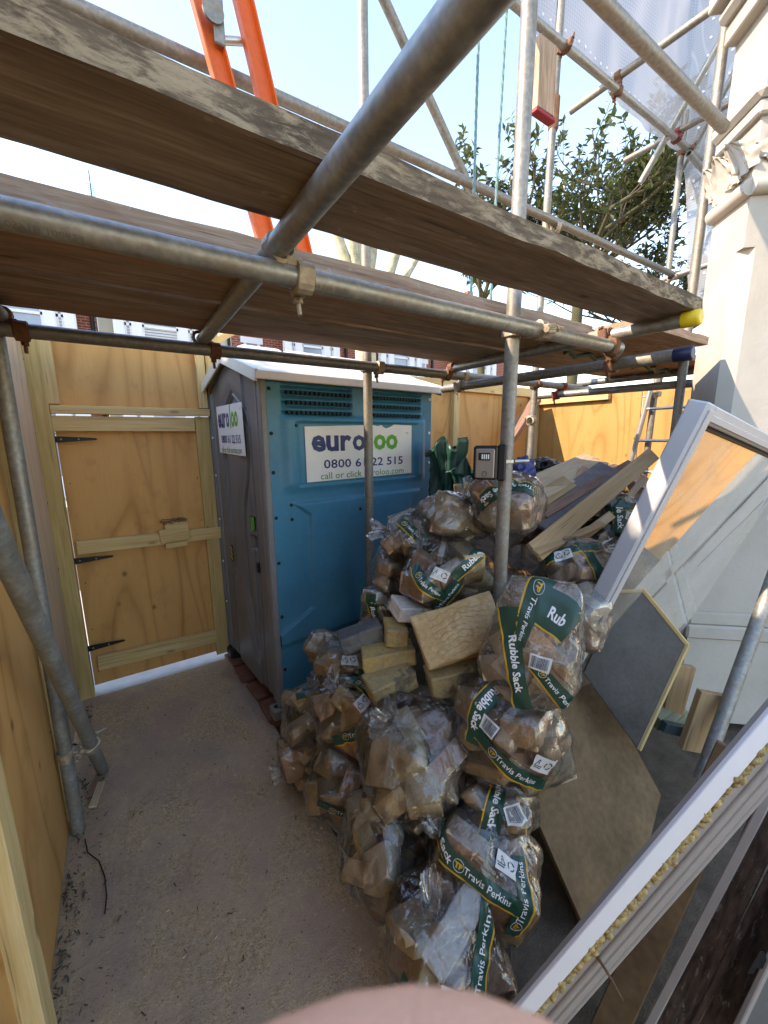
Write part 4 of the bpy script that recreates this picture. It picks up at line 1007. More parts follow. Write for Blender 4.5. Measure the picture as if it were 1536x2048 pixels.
def leaf_tree(label, base, top, crown, nbr, seed, leafL, name='evergreen_tree', per=11, r0=.16, lim=5200, bend=.25):
    random.seed(seed); t = thing(name, label, 'tree', base); g = Geo(); tips = []; base = Vector(base); tw = Geo()
    def grow(p, d, L, r, lev):
        pts = [p]; q = p.copy(); dd = d.copy()
        for i in range(4):
            dd = (dd+Vector((random.uniform(-bend, bend), random.uniform(-bend, bend), random.uniform(-.1, .22)))).normalized(); q = q+dd*L/4; pts.append(q.copy())
        limb(g if lev < 2 else tw, pts, r, r*.55, 7 if lev < 2 else 4)
        if lev >= 3:
            tips.append((q, dd)); tips.append((pts[2], dd)); return
        for k in range(nbr[lev]):
            a = pts[1+k % 4]; nd = (dd+Vector((random.uniform(-1, 1), random.uniform(-1, 1), random.uniform(-.25, .75)))*.95).normalized()
            grow(a, nd, L*random.uniform(.55, .78), r*.52, lev+1)
        tips.append((q, dd))
    mid = Vector(top); limb(g, [base, base.lerp(mid, .5)+Vector((.08, .05, 0)), mid], r0*1.25, r0, 12)
    for k in range(nbr[0]+1):
        a = 2*PI*k/(nbr[0]+1)+random.random(); grow(mid-Vector((0, 0, .3*random.random())), Vector((math.cos(a)*crown[0], math.sin(a)*crown[0], crown[1])).normalized(), crown[2]*random.uniform(.8, 1.15), r0*.6, 0)
    part('trunk', g, M['bark'], t, Matrix()); part('twigs', tw, M['twig'], t, Matrix())
    lv = Geo(); random.shuffle(tips); n = 0
    for p, d in tips:
        for k in range(per):
            if n > lim: break
            n += 1
            a = random.random()*2*PI; e = d.orthogonal().normalized(); f = d.cross(e)
            ld = (e*math.cos(a)+f*math.sin(a)+d*random.uniform(-.2, .9)).normalized(); c = p+d*random.uniform(-.16, .06)+Vector((random.gauss(0, .04),)*3)
            s = ld.cross(Vector((random.uniform(-.4, .4), random.uniform(-.4, .4), 1))).normalized(); nn = s.cross(ld); L = leafL*random.uniform(.7, 1.2); wd = L*.21
            lv.add([c, c+ld*L*.4+s*wd+nn*wd*.35, c+ld*L, c+ld*L*.4-s*wd+nn*wd*.35, c+ld*L*.45-nn*wd*.1], [(0, 4, 1), (4, 2, 1), (0, 3, 4), (4, 3, 2)])
    part('crown', lv.mesh('crown', False), M['leaf'], t, Matrix()); return t
leaf_tree('dark evergreen tree with glossy leaf rosettes beyond the garden', (8.2, 5.15, 0), (8.2, 5.15, 4.75), (1.0, .62, 2.0), (5, 5, 3), 4, .17, per=7, r0=.10, lim=9500, bend=.32)
leaf_tree('low spreading evergreen at the right, behind the pier uprights', (9.9, 4.2, 0), (9.9, 4.2, 3.7), (1.0, .55, 1.6), (4, 4, 3), 14, .16, per=6, r0=.07, lim=4200, bend=.32)
leaf_tree('smaller evergreen behind the hoarding corner, left of the big one', (7.3, 6.9, 0), (7.3, 6.9, 4.7), (.6, .9, 1.1), (3, 3, 3), 9, .14, per=8, r0=.08, lim=2400)
# added hedge, unseen beyond the left hoarding, blocking sun from the toilet door
random.seed(5); hg = thing('sun_block_hedge', 'added hedge, out of view beyond the left hoarding, blocking the sun', 'hedge', (-2.6, 2.6, 0)); lv = Geo()
lv.box((-3.0, 1.1, 0), (-2.2, 4.3, 4.2))
for k in range(9000):
    s = random.random(); 
    if s < .4: c = Vector((random.uniform(-3.0, -2.15), random.uniform(1.1, 4.3), 4.2+random.uniform(-.05, .06)))
    elif s < .8: c = Vector((-2.18+random.uniform(-.05, .05), random.uniform(1.1, 4.3), random.uniform(0, 4.25)))
    else: c = Vector((random.uniform(-3.0, -2.15), random.choice((1.1, 4.3)), random.uniform(0, 4.25)))
    d = Vector((random.gauss(0, 1), random.gauss(0, 1), random.gauss(0, 1))).normalized(); e = d.orthogonal(); lv.add([c, c+d*.03+e*.015, c+d*.06, c+d*.03-e*.015], [(0, 1, 2, 3)])
part('foliage', lv.mesh('foliage', False), M['hedge'], hg, Matrix())

# ================================================================== OLD WINDOWS AND TIMBER AT THE RIGHT
TLc = Vector((1.600, .552, 1.708)); S_ = Vector((1.318-1.600, 1.021-.552, -1.708)).normalized(); Tt = Vector((.985, -.027, -.17)).normalized()
Tt = (Tt-S_*Tt.dot(S_)).normalized(); Nn = S_.cross(Tt)            # Nn faces the viewer
if Nn.dot(CAM-TLc) < 0: Nn = -Nn
Mw = Matrix(((Tt.x, -S_.x, Nn.x, TLc.x), (Tt.y, -S_.y, Nn.y, TLc.y), (Tt.z, -S_.z, Nn.z, TLc.z), (0, 0, 0, 1)))   # x across, y up the stile, z to viewer
WW, WHh = 1.25, 1.56
wd = thing('window_frame', 'grey plastic window with dusty glass leaning beside the stone pier', 'window', Mw)
def pf(name, g, mat, par=None): return part(name, g, M[mat], par or wd, Mw)
fwid = .062
def prof(g, a, b):      # stepped uPVC profile drawn as stacked strips from a (outer) to b
    pass
g = Geo(); g.box((0, -WHh, -.035), (fwid, 0, .03), .006); g.box((fwid*.30, -WHh+.02, .030), (fwid*.86, -.02, .036), .002); pf('stile', g, 'upvc')
g = Geo(); g.box((WW-fwid, -WHh, -.035), (WW, 0, .03), .006); pf('stile', g, 'upvc')
g = Geo(); g.box((fwid+.0005, -fwid, -.0345), (WW-fwid-.0005, -.0005, .0295), .006); g.box((fwid*.86, -fwid*.86, .0295), (WW-fwid, -fwid*.5, .0355), .002); pf('rail', g, 'upvc')
g = Geo(); g.box((fwid+.0005, -WHh, -.0345), (WW-fwid-.0005, -WHh+fwid, .0295), .006); pf('rail', g, 'upvc')
g = Geo(); g.box((fwid+.0005, -WHh+fwid, -.012), (fwid+.016, -fwid, .012)); g.box((fwid+.016, -fwid-.014, -.012), (WW-fwid, -fwid-.0005, .012)); pf('gasket', g, 'gasket')
g = Geo(); g.box((fwid+.017, -.20, -.006), (fwid+.048, -fwid-.016, .014), .002); pf('glazing_packer', g, 'label')
g = Geo(); g.box((fwid-.004, -WHh+fwid-.004, -.003), (WW-fwid+.004, -fwid+.004, .003)); pf('pane', g, 'glass')

# white framed window lying across the lower right corner
E1, E2 = Vector((.63, .375, .42)), Vector((1.12, .215, 1.15))
def px(x, y, d):      # construction aid: point seen at photo pixel (x, y) at depth d
    return CAM+FW*d+RT*((x-768)/800*d)-UP*((y-1024)/800*d)
E1 = px(1008, 2046, .90); E2 = px(1580, 1372, .78); ex = (E2-E1).normalized()
toC = (CAM-(E1+E2)/2).normalized(); ey = UP*1.0-RT*.6+toC*.08; ey = (ey-ex*ey.dot(ex)).normalized(); ez = ex.cross(ey)
if ez.dot(toC) < 0: ez = -ez
Mf = Matrix(((ex.x, ey.x, ez.x, E1.x), (ex.y, ey.y, ez.y, E1.y), (ex.z, ey.z, ez.z, E1.z), (0, 0, 0, 1)))
w2 = thing('white_window_frame', 'white plastic window frame with yellow foam along its edge, lower right', 'window frame', Mf)
def p2_(name, g, mat, par=None): return part(name, g, M[mat], par or w2, Mf)
LF = (E2-E1).length+.25
g = Geo(); g.box((-.35, -.040, -.011), (LF, -.003, .0), .0015); p2_('outer_face', g, 'upvc_w')
g = Geo(); g.box((-.35, -.120, -.06), (LF, -.0405, -.0125), .003); p2_('side_profile', g, 'upvc_shade')  # shaded side of the white frame, put into a darker colour
g = Geo(); g.tube([(-.35, -.082, -.012), (LF, -.082, -.012)], .006, 10); g.tube([(-.35, -.100, -.014), (LF, -.100, -.014)], .0045, 10); g.tube([(-.35, -.118, -.016), (LF, -.118, -.016)], .006, 10); p2_('profile_ridge', g, 'upvc_shade')
random.seed(3); g = Geo()
for k in range(620):
    x = random.uniform(-.3, LF); c = Vector((x, -.047+random.gauss(0, .0045), -.009+random.random()*.006)); bm = bmesh.new(); bmesh.ops.create_icosphere(bm, subdivisions=1, radius=random.uniform(.003, .0085)); bm.verts.index_update()
    g.add([c+Vector((v.co.x*1.5, v.co.y, v.co.z))+v.co*mnoise.noise(v.co*400+c*50)*.8 for v in bm.verts], [[v.index for v in f.verts] for f in bm.faces], True); bm.free()
fm = p2_('foam_bead', g, 'foam'); setp(fm, kind='stuff')
g = Geo(); g.tube([(.255, -.068, -.012), (.262, -.075, .02), (.258, -.098, .055)], [.0035, .003, .0008], 8); p2_('rusty_nail', g, 'rust')
g = Geo(); g.box((-.35, -.60, -.09), (-.28, -.121, -.02), .004); p2_('end_rail', g, 'upvc_shade')

# old sash window members behind it
random.seed(8)
sw = thing('old_sash_window', 'dismantled timber sash window with flaking white paint, lower right corner', 'sash window', px(1400, 1950, 1.1))
for i, (xa, xb, d, wd_, th, mt) in enumerate(((1190, 1470, 1.08, .075, .02, 'brown_ply'), (1262, 1585, 1.05, .020, .03, 'upvc_shade'), (1312, 1600, 1.06, .060, .02, 'flaky'), (1352, 1668, 1.03, .015, .035, 'flaky'), (1392, 1690, 1.05, .055, .02, 'flaky'), (1452, 1748, 1.0, .016, .03, 'upvc_shade'))):
    a = px(xa, 2120, d+.02); b = px(xb, 1500, d-.06); beam('sash_member', a, b, wd_, th, M[mt], sw, tuple((CAM-a).normalized()), .003)
ga, gb, gc = px(1452, 2090, .93), px(1640, 1690, .89), px(1900, 1800, .89)
def quad_board(t, name, pts, th, mat, edge=None):
    P_ = [Vector(p) for p in pts]; n = (P_[1]-P_[0]).cross(P_[2]-P_[0]).normalized(); k = len(P_)
    g = Geo(); g.add(P_+[p+n*th for p in P_], [tuple(range(k)), tuple(range(2*k-1, k-1, -1))]+[(i, i+k, (i+1) % k+k, (i+1) % k) for i in range(k)])
    return part(name, g, M[mat], t, Matrix())
nrm = (gb-ga).cross(gc-ga).normalized()
if nrm.dot(CAM-ga) < 0: nrm = -nrm
gp_ = quad_board(sw, 'glazed_panel', (ga, gb, gc, ga+(gc-gb)), .004, 'darkpanel')
pc = ga+nrm*.0055; lc = px(1522, 1926, .92)
R3 = Matrix(((RT.x, UP.x, -FW.x, lc.x), (RT.y, UP.y, -FW.y, lc.y), (RT.z, UP.z, -FW.z, lc.z), (0, 0, 0, 1))) @ Matrix.Rotation(-.12, 4, 'Z')
def onpanel(a_, b_):
    p = R3 @ Vector((a_, b_, 0)); d = (p-CAM).normalized(); return CAM+d*((pc-CAM).dot(nrm)/d.dot(nrm))
g = text_geo('A', None, .055, .04, fn=onpanel); part('letter', g, M['black'], gp_, Matrix())
beam('glazing_bar', ga+nrm*.006, gb+nrm*.006, .012, .012, M['upvc_shade'], sw, tuple(nrm), .002)

# timber and boards standing behind the glass
lt = thing('ply_offcut', 'dark faced plywood offcut standing on its corner behind the glass', 'plywood')
pa, pb, pc_, pd = px(1262, 1150, 1.72), px(1375, 1290, 1.66), px(1278, 1500, 1.62), px(1140, 1290, 1.80)
pe = pa+(pc_-pb)*.98
quad_board(lt, 'board_face', (pa, pb, pc_, pe), .012, 'ply_black'); 
nb = (pb-pa).cross(pc_-pa).normalized()
beam('sawn_edge', pa, pb, .014, .016, M['pine'], lt); beam('sawn_edge', pb, pc_, .014, .016, M['pine'], lt)
l3 = thing('dark_fill_board', 'broad brown board low behind the glass, coloured dark for the deep shade', 'board', (1.6, 1, 0))
qa, qb, qc = px(1165, 1300, 1.92), px(1322, 1590, 1.70), px(1225, 1985, 1.27)
quad_board(l3, 'board_face', (qa, qb, qc, qa+(qc-qb)), .015, 'brown_ply')  # dark brown also fills in for deep shade and pane reflections
for i, (xa, ya, xb, yb, d0, d1, wd_, mt, lb) in enumerate(((1368, 1330, 1335, 1450, 1.75, 1.8, .09, 'plank_tan', 'upright sawn board behind the glass, left of the pier base'), (1425, 1385, 1385, 1500, 1.62, 1.66, .11, 'plank_tan', 'short sawn block behind the glass, near the pier base'))):
    o = thing('timber_offcut', lb, 'timber', px(xb, yb, d1)); beam('offcut', px(xb, yb, d1), px(xa, ya, d0), wd_, .03, M[mt], o, tuple(-FW), .002)
o = thing('painted_board', 'green and blue painted board lying behind the glass', 'board', (2, .9, .5)); ta, tb_, tc_ = px(1345, 1390, 1.85), px(1410, 1460, 1.75), px(1330, 1450, 1.70); quad_board(o, 'top_face', (ta, tb_, tc_, ta+(tc_-tb_)), .05, 'greenwood')
beam('painted_edge', px(1325, 1452, 1.69), px(1408, 1470, 1.73), .03, .045, M['bluewood'], o)
o = thing('scaffold_tube', 'tube leaning behind the glass in front of the pier', 'scaffold tube', (2, .7, .6), 'scaffold tubes'); g = Geo(); g.tube([px(1400, 1560, 1.55), px(1560, 1120, 1.62)], TR, 18); part('tube', g, M['galv_green'], o, Matrix())
o = thing('frame_edge', 'white frame edge standing on the ground between sacks and glass', 'window frame', (.75, .55, 0)); beam('profile', px(985, 2075, 1.16), px(995, 1790, 1.18), .05, .04, M['upvc_shade'], o, tuple(-FW), .004); beam('profile', px(1010, 2075, 1.17), px(1012, 1800, 1.2), .02, .04, M['gasket'], o, tuple(-FW), .002)

# ================================================================== RUBBLE
random.seed(33); np.random.seed(33)
def chunk_mesh(i):
    bm = bmesh.new(); bmesh.ops.create_cube(bm, size=1)
    dims = random.choice(((.13, .095, .062), (.10, .09, .06), (.17, .09, .06), (.08, .07, .045), (.12, .06, .03), (.09, .085, .02), (.06, .05, .04)))
    for v in bm.verts: v.co = Vector((v.co.x*dims[0], v.co.y*dims[1], v.co.z*dims[2]))
    for k in range(random.choice((1, 2, 2, 3))):
        n = Vector((random.gauss(0, 1), random.gauss(0, 1), random.gauss(0, .7))).normalized(); d = random.uniform(.55, .85)*(abs(n.x)*dims[0]+abs(n.y)*dims[1]+abs(n.z)*dims[2])*.5
        r = bmesh.ops.bisect_plane(bm, geom=bm.verts[:]+bm.edges[:]+bm.faces[:], plane_co=n*d, plane_no=n, clear_outer=True)
        ed = [e for e in bm.edges if e.is_boundary]
        if ed: bmesh.ops.holes_fill(bm, edges=ed)
    bmesh.ops.bevel(bm, geom=bm.edges[:], offset=.0022, segments=1, affect='EDGES')
    for v in bm.verts: v.co += Vector((mnoise.noise(v.co*40+Vector((i, 0, 0))), mnoise.noise(v.co*40+Vector((0, i, 5))), mnoise.noise(v.co*40+Vector((3, 0, i)))))*.0022
    me = bpy.data.meshes.new('rubble_chunk'); bm.to_mesh(me); bm.free(); me.materials.append(M['chunk']); return me
CH = [chunk_mesh(i) for i in range(18)]
CHV = [np.array([tuple(v.co) for v in m.vertices]) for m in CH]
CHF = [[tuple(p.vertices) for p in m.polygons] for m in CH]
_b = bmesh.new(); bmesh.ops.create_icosphere(_b, subdivisions=5, radius=1); _b.verts.index_update()
ICO = np.array([tuple(v.co) for v in _b.verts]); ICOF = [tuple(v.index for v in f.verts) for f in _b.faces]; ICOE = np.array([[e.verts[0].index, e.verts[1].index] for e in _b.edges]); _b.free()
DEG = np.zeros(len(ICO)); np.add.at(DEG, ICOE[:, 0], 1); np.add.at(DEG, ICOE[:, 1], 1)
def smooth_r(r, it=1, lam=.5):
    for _ in range(it):
        s = np.zeros_like(r); np.add.at(s, ICOE[:, 0], r[ICOE[:, 1]]); np.add.at(s, ICOE[:, 1], r[ICOE[:, 0]]); r = r*(1-lam)+lam*s/DEG
    return r
SACKN = 0
def sack(label, pos, rad, seed, n=16, extra=(), prints=(), haze='film', group='clear rubble sacks', neck=None, slack=.014, cling=.20):
    """clear polythene sack: masonry chunks inside, film stretched over them, printed bands on the film.
    rad = half sizes in the viewer's right / depth / up; extra = loose film points (right, depth, up)."""
    global SACKN
    rng = random.Random(seed); pos = Vector(pos)
    vd = (CAM-pos).normalized(); rt = Vector((0, 0, 1)).cross(vd).normalized(); upv = vd.cross(rt)
    upw = Vector((0, 0, 1)); dep = rt.cross(upw)                   # rt right, upw up, dep away/towards
    st = thing('rubble_sack', label, 'rubble sack', pos-Vector((0, 0, rad[2])), group)
    allv = []; trees_v = []; trees_f = []; cnt = 0
    R3_ = Matrix(((rt.x, -dep.x, 0), (rt.y, -dep.y, 0), (0, 0, 1)))   # local (right, towards viewer, up)
    for i in range(n):
        k = i+.5; ph = math.acos(1-2*k/n); th = PI*(1+5**.5)*k+seed
        d = Vector((math.cos(th)*math.sin(ph), math.sin(th)*math.sin(ph), math.cos(ph)))
        q = R3_ @ Vector((d.x*rad[0]*.66, d.y*rad[1]*.66, d.z*rad[2]*.66)); m = rng.randrange(len(CH)); sc = rng.uniform(.85, 1.2)*min(1.15, max(.6, min(rad)/.125))
        rot = Matrix.Rotation(rng.uniform(0, 2*PI), 4, Vector((rng.gauss(0, 1), rng.gauss(0, 1), rng.gauss(0, 1))).normalized())
        Mx = T(pos+q) @ rot @ Matrix.Scale(sc, 4)
        o = bpy.data.objects.new('rubble_chunk', CH[m]); link(o, Mx, st)
        A = np.array(T(q) @ rot @ Matrix.Scale(sc, 4)); vv = CHV[m] @ A[:3, :3].T+A[:3, 3]
        allv.append(vv); trees_v.extend([tuple(x) for x in vv]); trees_f.extend([tuple(j+cnt for j in f) for f in CHF[m]]); cnt += len(vv)
    pts = np.vstack(allv)
    ex = [R3_ @ Vector(e) for e in extra]
    for k in range(3):
        a_ = rng.uniform(0, 2*PI); f_ = rng.uniform(1.12, 1.38); ex.append(R3_ @ Vector((math.cos(a_)*rad[0]*f_, rng.uniform(-.2, .5)*rad[1], math.sin(a_)*rad[2]*f_)))
    bm = bmesh.new()
    for p in list(pts)+[tuple(e) for e in ex]: bm.verts.new(p)
    bmesh.ops.convex_hull(bm, input=bm.verts[:], use_existing_faces=False); hull = BVHTree.FromBMesh(bm); bm.free()
    ct = BVHTree.FromPolygons([Vector(v) for v in trees_v], trees_f)
    off = Vector((rng.uniform(-50, 50), rng.uniform(-50, 50), rng.uniform(-50, 50)))
    rh = np.zeros(len(ICO)); rc = np.zeros(len(ICO)); O = Vector((0, 0, 0))
    for i, d in enumerate(ICO):
        dv = Vector(d); h = hull.ray_cast(dv*2.0, -dv); rh[i] = (h[0].length if h[0] else .05)
        c = ct.ray_cast(dv*2.0, -dv); rc[i] = (c[0].length if c[0] and c[0].dot(dv) > 0 else rh[i]*.6)
    r = rh*(1-cling)+np.maximum(rc, rh*.62)*cling
    r = smooth_r(r, 2, .5); r = np.maximum(r, smooth_r(np.minimum(rc+.002, rh), 1, .4))
    r = np.minimum(r, rh+.004)
    wr = np.array([abs(mnoise.noise(Vector((d[0]*4.2, d[1]*4.2, d[2]*2.4))+off)) for d in ICO]); wr2 = np.array([abs(mnoise.noise(Vector((d[0]*11, d[1]*11, d[2]*6))+off*2)) for d in ICO])
    r = r+slack*(.5-wr*1.6)*.6+.004*(.4-wr2*1.5)+.004
    if extra: r = smooth_r(r, 1, .3)
    W3 = ICO*r[:, None]
    fl = part('film', mk_film(W3), M[haze], st, T(pos))
    bv = BVHTree.FromPolygons([Vector(v) for v in W3], ICOF); Rm = float(np.mean(r))
    def mapper(a, b_, ang, lift):
        d0 = (vd+rt*a+upv*b_).normalized(); e1 = rt-d0*rt.dot(d0); e1.normalize(); e2 = d0.cross(e1)
        if e2.dot(upv) < 0: e2 = -e2
        c_, s_ = math.cos(math.radians(ang)), math.sin(math.radians(ang)); f1 = e1*c_+e2*s_; f2 = -e1*s_+e2*c_
        h0 = bv.ray_cast(d0*2, -d0); R0 = h0[0].length if h0[0] else Rm
        def fn(x, y):
            L_ = math.hypot(x, y); 
            if L_ < 1e-7: d = d0
            else:
                t_ = (f1*x+f2*y)/L_; A_ = min(L_/R0, 1.5); d = d0*math.cos(A_)+t_*math.sin(A_)
            h = bv.ray_cast(d*2, -d); return pos+d*((h[0].length if h[0] else R0)+lift)
        return fn
    for pr in prints:
        kind, a, b_, ang = pr[:4]
        f0 = mapper(a, b_, ang, .0022); f1 = mapper(a, b_, ang, .0036); f2 = mapper(a, b_, ang, .0042)
        if kind == 'label':
            g = Geo(); g.grid(lambda u, v: f1((u-.5)*.062, (v-.5)*.044), 10, 8); lb = part('warning_label', g, M['label'], st, Matrix())
            g = Geo()
            def strip(pl, wdt=.0011):
                for (x0, y0), (x1, y1) in zip(pl[:-1], pl[1:]):
                    L_ = math.hypot(x1-x0, y1-y0); nx, ny = -(y1-y0)/L_*wdt, (x1-x0)/L_*wdt; g.add([f2(x0+nx, y0+ny), f2(x1+nx, y1+ny), f2(x1-nx, y1-ny), f2(x0-nx, y0-ny)], [(0, 1, 2, 3)])
            strip([(-.027, -.006), (-.016, .013), (-.005, -.006), (-.027, -.006)]); strip([(-.016, .006), (-.016, .0)], .0014); strip([(-.016, -.002), (-.016, -.004)], .0014); strip([(-.026, -.011), (-.006, -.011)], .0014)
            for q in range(3):
                a0 = q*2*PI/3+.3; strip([(.014+.010*math.cos(a0+j*.4), .002+.010*math.sin(a0+j*.4)) for j in range(5)], .0016)
            part('label_symbols', g, M['ink'], lb, Matrix()); continue
        if kind == 'barcode':
            g = Geo(); g.grid(lambda u, v: f1((u-.5)*.056, (v-.5)*.040), 8, 6); lb = part('barcode_label', g, M['label'], st, Matrix()); g = Geo(); x = -.022
            while x < .022:
                w_ = rng.choice((.0007, .0012, .0018)); g.grid(lambda u, v: f2(x+u*w_, -.015+v*.03), 1, 6); x += w_+rng.choice((.0009, .0014))
            part('bars', g, M['ink'], lb, Matrix()); continue
        L_, wdt = pr[4], pr[5]*.84; items = pr[6] if len(pr) > 6 else ()
        nu = max(12, int(L_/.008)); g = Geo(); g.grid(lambda u, v: f0((u-.5)*L_, (v-.5)*wdt), nu, 8); bd = part('printed_band', g, M['band'], st, Matrix())
        g = Geo(); g.grid(lambda u, v: f0((u-.5)*L_, -wdt/2-.0045+v*.004), nu, 1); part('amber_edge', g, M['bandy'], bd, Matrix())
        for (kd, x, hgt) in items:
            x, hgt = x*.86, hgt*.84
            if kd == 'logo':
                g = Geo(); g.tube([f1(x+hgt*.62*math.cos(j*PI/10), hgt*.62*math.sin(j*PI/10)) for j in range(21)], .0007, 4, False); part('logo_ring', g, M['white'], bd, Matrix())
                g = text_geo('TP', None, hgt*.6, .05, (x, 0), fn=f1); part('logo_letters', g, M['bandy'], bd, Matrix())
            else:
                g = text_geo(kd, None, hgt, .028 if kd.startswith(('Rub', 'le ', 'bble')) else .008, (x, 0), fn=f1); part('lettering', g, M['white'], bd, Matrix())
        if kind == 'bandu':
            g = text_geo('travisperkins.co.uk', .10, .008, 0, (.0, wdt/2+.012), fn=f0); part('web_lettering', g, M['ink'], bd, Matrix())
    if neck:
        (na, nb_, nh, nw) = neck; d0 = (vd*.25+rt*na+upw*nb_).normalized(); h0 = bv.ray_cast(d0*2, -d0); b0_ = pos+d0*(h0[0].length-.012 if h0[0] else Rm); e1 = d0.orthogonal().normalized(); e2 = d0.cross(e1); sdv = Vector((seed*1.7, seed*.6, 0))
        def nf(u, v):
            a = u*2*PI; w_ = .016+(nw-.016)*v**.8; pl = 1+.55*v**.3*(.5-abs(mnoise.noise(Vector((math.cos(a)*3.2, math.sin(a)*3.2, v*.7))+sdv))*2.4)
            hh = nh*v*(1+.35*v*mnoise.noise(Vector((math.cos(a)*1.5, math.sin(a)*1.5, 3))+sdv)); bend = e1*nh*.45*v*v*math.sin(seed)
            return b0_+d0*hh+bend+(e1*math.cos(a)*w_+e2*math.sin(a)*w_*.55)*pl
        g = Geo(); g.grid(nf, 56, 14); part('gathered_neck', g, M['film_milky'], st, Matrix())
    SACKN += 1; return st
def mk_film(W3):
    me = bpy.data.meshes.new('film'); me.from_pydata([tuple(v) for v in W3], [], ICOF); me.polygons.foreach_set('use_smooth', [True]*len(me.polygons)); me.update(); return me
RS = (('Rubble Sack', 0, .026),)
TPK = (('logo', -.075, .026), ('Travis Perkins', .02, .020))
TPs = (('logo', -.062, .022), ('Travis Perkins', .018, .016))
def S(label, x, y, d, w_, h_, seed, **k):
    """w_, h_: half sizes in photo pixels at depth d"""
    rx, rz = w_*d/800, h_*d/800; dp = k.pop('dp', 1.0)
    c = px(x, y, d); return sack(label, c, (rx, dp*(rx+rz)/2*.95, rz), seed, **k)
S('lowest sack at the front of the heap, nearest the viewer', 885, 1905, 1.10, 105, 128, 1, neck=(-.2, 1, .06, .05), n=16, prints=(('bandu', .72, -.05, 82, .24, .05, TPK), ('bandu', -.15, -.80, -20, .20, .048, TPs), ('label', .18, -.52, -12)))
S('sack behind the frontmost one with broad Travis Perkins band', 962, 1738, 1.21, 100, 112, 2, neck=(-.7, .6, .07, .06), n=16, prints=(('bandu', .02, -.18, -20, .24, .046, TPK), ('label', .50, .18, -12), ('band', -.75, .35, -70, .12, .05, RS), ('band', .95, -.35, 80, .2, .05, TPK)))
S('tall plain clear sack of red and buff rubble at the path edge', 762, 1700, 1.32, 75, 118, 3, neck=(.1, 1, .05, .05), n=14, cling=.15, slack=.02)
S('large open sack with bricks and torn white scraps in its mouth', 838, 1535, 1.36, 98, 130, 4, neck=(-.5, .9, .09, .075), n=18, cling=.2, slack=.022, extra=((-.22, .03, .20), (-.10, .10, .24), (.10, .06, .24), (-.24, .0, .17)))
S('rounded sack of red clay rubble at the path edge', 692, 1560, 1.62, 72, 86, 5, neck=(.3, 1, .06, .04), n=14, prints=(('bandu', .10, -.85, -14, .26, .05, TPK), ('label', .55, -.50, -5)))
S('small sack lowest at the left end of the heap', 612, 1515, 1.86, 50, 56, 6, neck=(-.9, -.4, .05, .04), n=10, slack=.02, extra=((-.12, .03, -.10),))
S('clear sack leaning against the blue toilet wall corner', 630, 1430, 1.86, 56, 90, 7, neck=(.0, 1, .06, .05), n=12, slack=.02, cling=.15, prints=(('band', -.1, .75, 0, .14, .045),))
S('sack with crossing green bands above the red clay one', 700, 1418, 1.66, 78, 84, 8, neck=(-.5, .9, .06, .05), n=14, slack=.018, prints=(('bandu', .25, -.55, 30, .26, .05, TPK), ('band', .55, .45, -55, .20, .05, TPs), ('label', .30, .12, 40)))
S('wide sack with barcode beside the glass, middle of the heap', 1022, 1476, 1.28, 112, 108, 9, n=18, extra=((-.10, .02, .22),), prints=(('band', -.62, .42, -128, .24, .056, RS), ('bandu', .05, -.60, -30, .26, .048, TPK), ('barcode', -.42, .10, -32), ('label', .75, -.42, -20)))
S('small sack wedged under the wide barcode sack', 990, 1596, 1.29, 84, 66, 10, n=12, slack=.02, prints=(('band', .05, -.05, -100, .19, .056, RS), ('barcode', .55, -.25, 20)))
S('tall open necked sack beside the window stile', 1068, 1330, 1.27, 84, 84, 11, n=14, haze='film_milky', cling=.15, slack=.018, extra=((-.10, .0, .30), (.13, -.02, .30), (-.10, .08, .28), (.12, .06, .28), (-.13, .05, .10)), prints=(('band', -.42, -.10, -80, .22, .056, RS), ('bandu', .50, -.45, -48, .20, .05, TPs), ('barcode', .10, .05, -8), ('band', -.18, .92, -118, .17, .055, TPs), ('band', .36, .95, -22, .10, .085, (('Rub', 0, .028),))))
S('sack with two green bands on top of the loose bricks', 886, 1150, 1.66, 86, 76, 12, neck=(-.6, .8, .05, .05), n=16, prints=(('band', .58, .30, 52, .17, .055, (('Rubble', .01, .028),)), ('band', .12, -.62, 54, .15, .055, TPs), ('band', -.32, -.22, -42, .24, .05, TPs), ('label', -.05, .0, -22)))
S('sack with dark band below the topmost one, against the toilet', 828, 1082, 1.78, 62, 52, 13, neck=(-.95, .3, .07, .05), n=12, slack=.02, extra=((-.15, .03, .02),), prints=(('band', -.05, .35, -48, .18, .05, TPs), ('band', .42, -.62, 14, .18, .05, TPK)))
S('topmost clear sack against the toilet side', 908, 1040, 1.76, 74, 58, 14, neck=(.4, .9, .07, .06), n=14, slack=.018, cling=.15)
S('dull sack hidden behind the two band sack by the toilet wall', 788, 1155, 1.85, 44, 72, 15, n=10, slack=.018)
S('slack sack hanging below the key safe with inverted lettering', 1012, 1012, 1.66, 66, 62, 16, n=12, haze='film_milky', slack=.03, cling=.3, extra=((-.05, .04, .15), (.12, .0, .13), (.0, .06, -.24), (.05, .05, -.20)), prints=(('band', -.25, .35, 215, .20, .06, RS), ('band', .45, .75, 170, .14, .06, TPs)))
S('sunlit sack under the plank ends, right of the near upright', 1148, 1128, 1.72, 76, 56, 17, neck=(.7, .7, .07, .06), n=14, haze='film_milky', prints=(('band', -.1, .55, 25, .22, .05), ('label', -.35, .28, 22), ('band', .55, .35, -50, .16, .05)))
S('dark sack with barcode half hidden by the grey window', 1240, 1042, 2.15, 60, 50, 18, n=12, prints=(('band', .0, .1, -82, .22, .07, (('le Sack', .0, .032),)), ('barcode', .45, .25, -8), ('band', .3, .85, 20, .2, .06)))
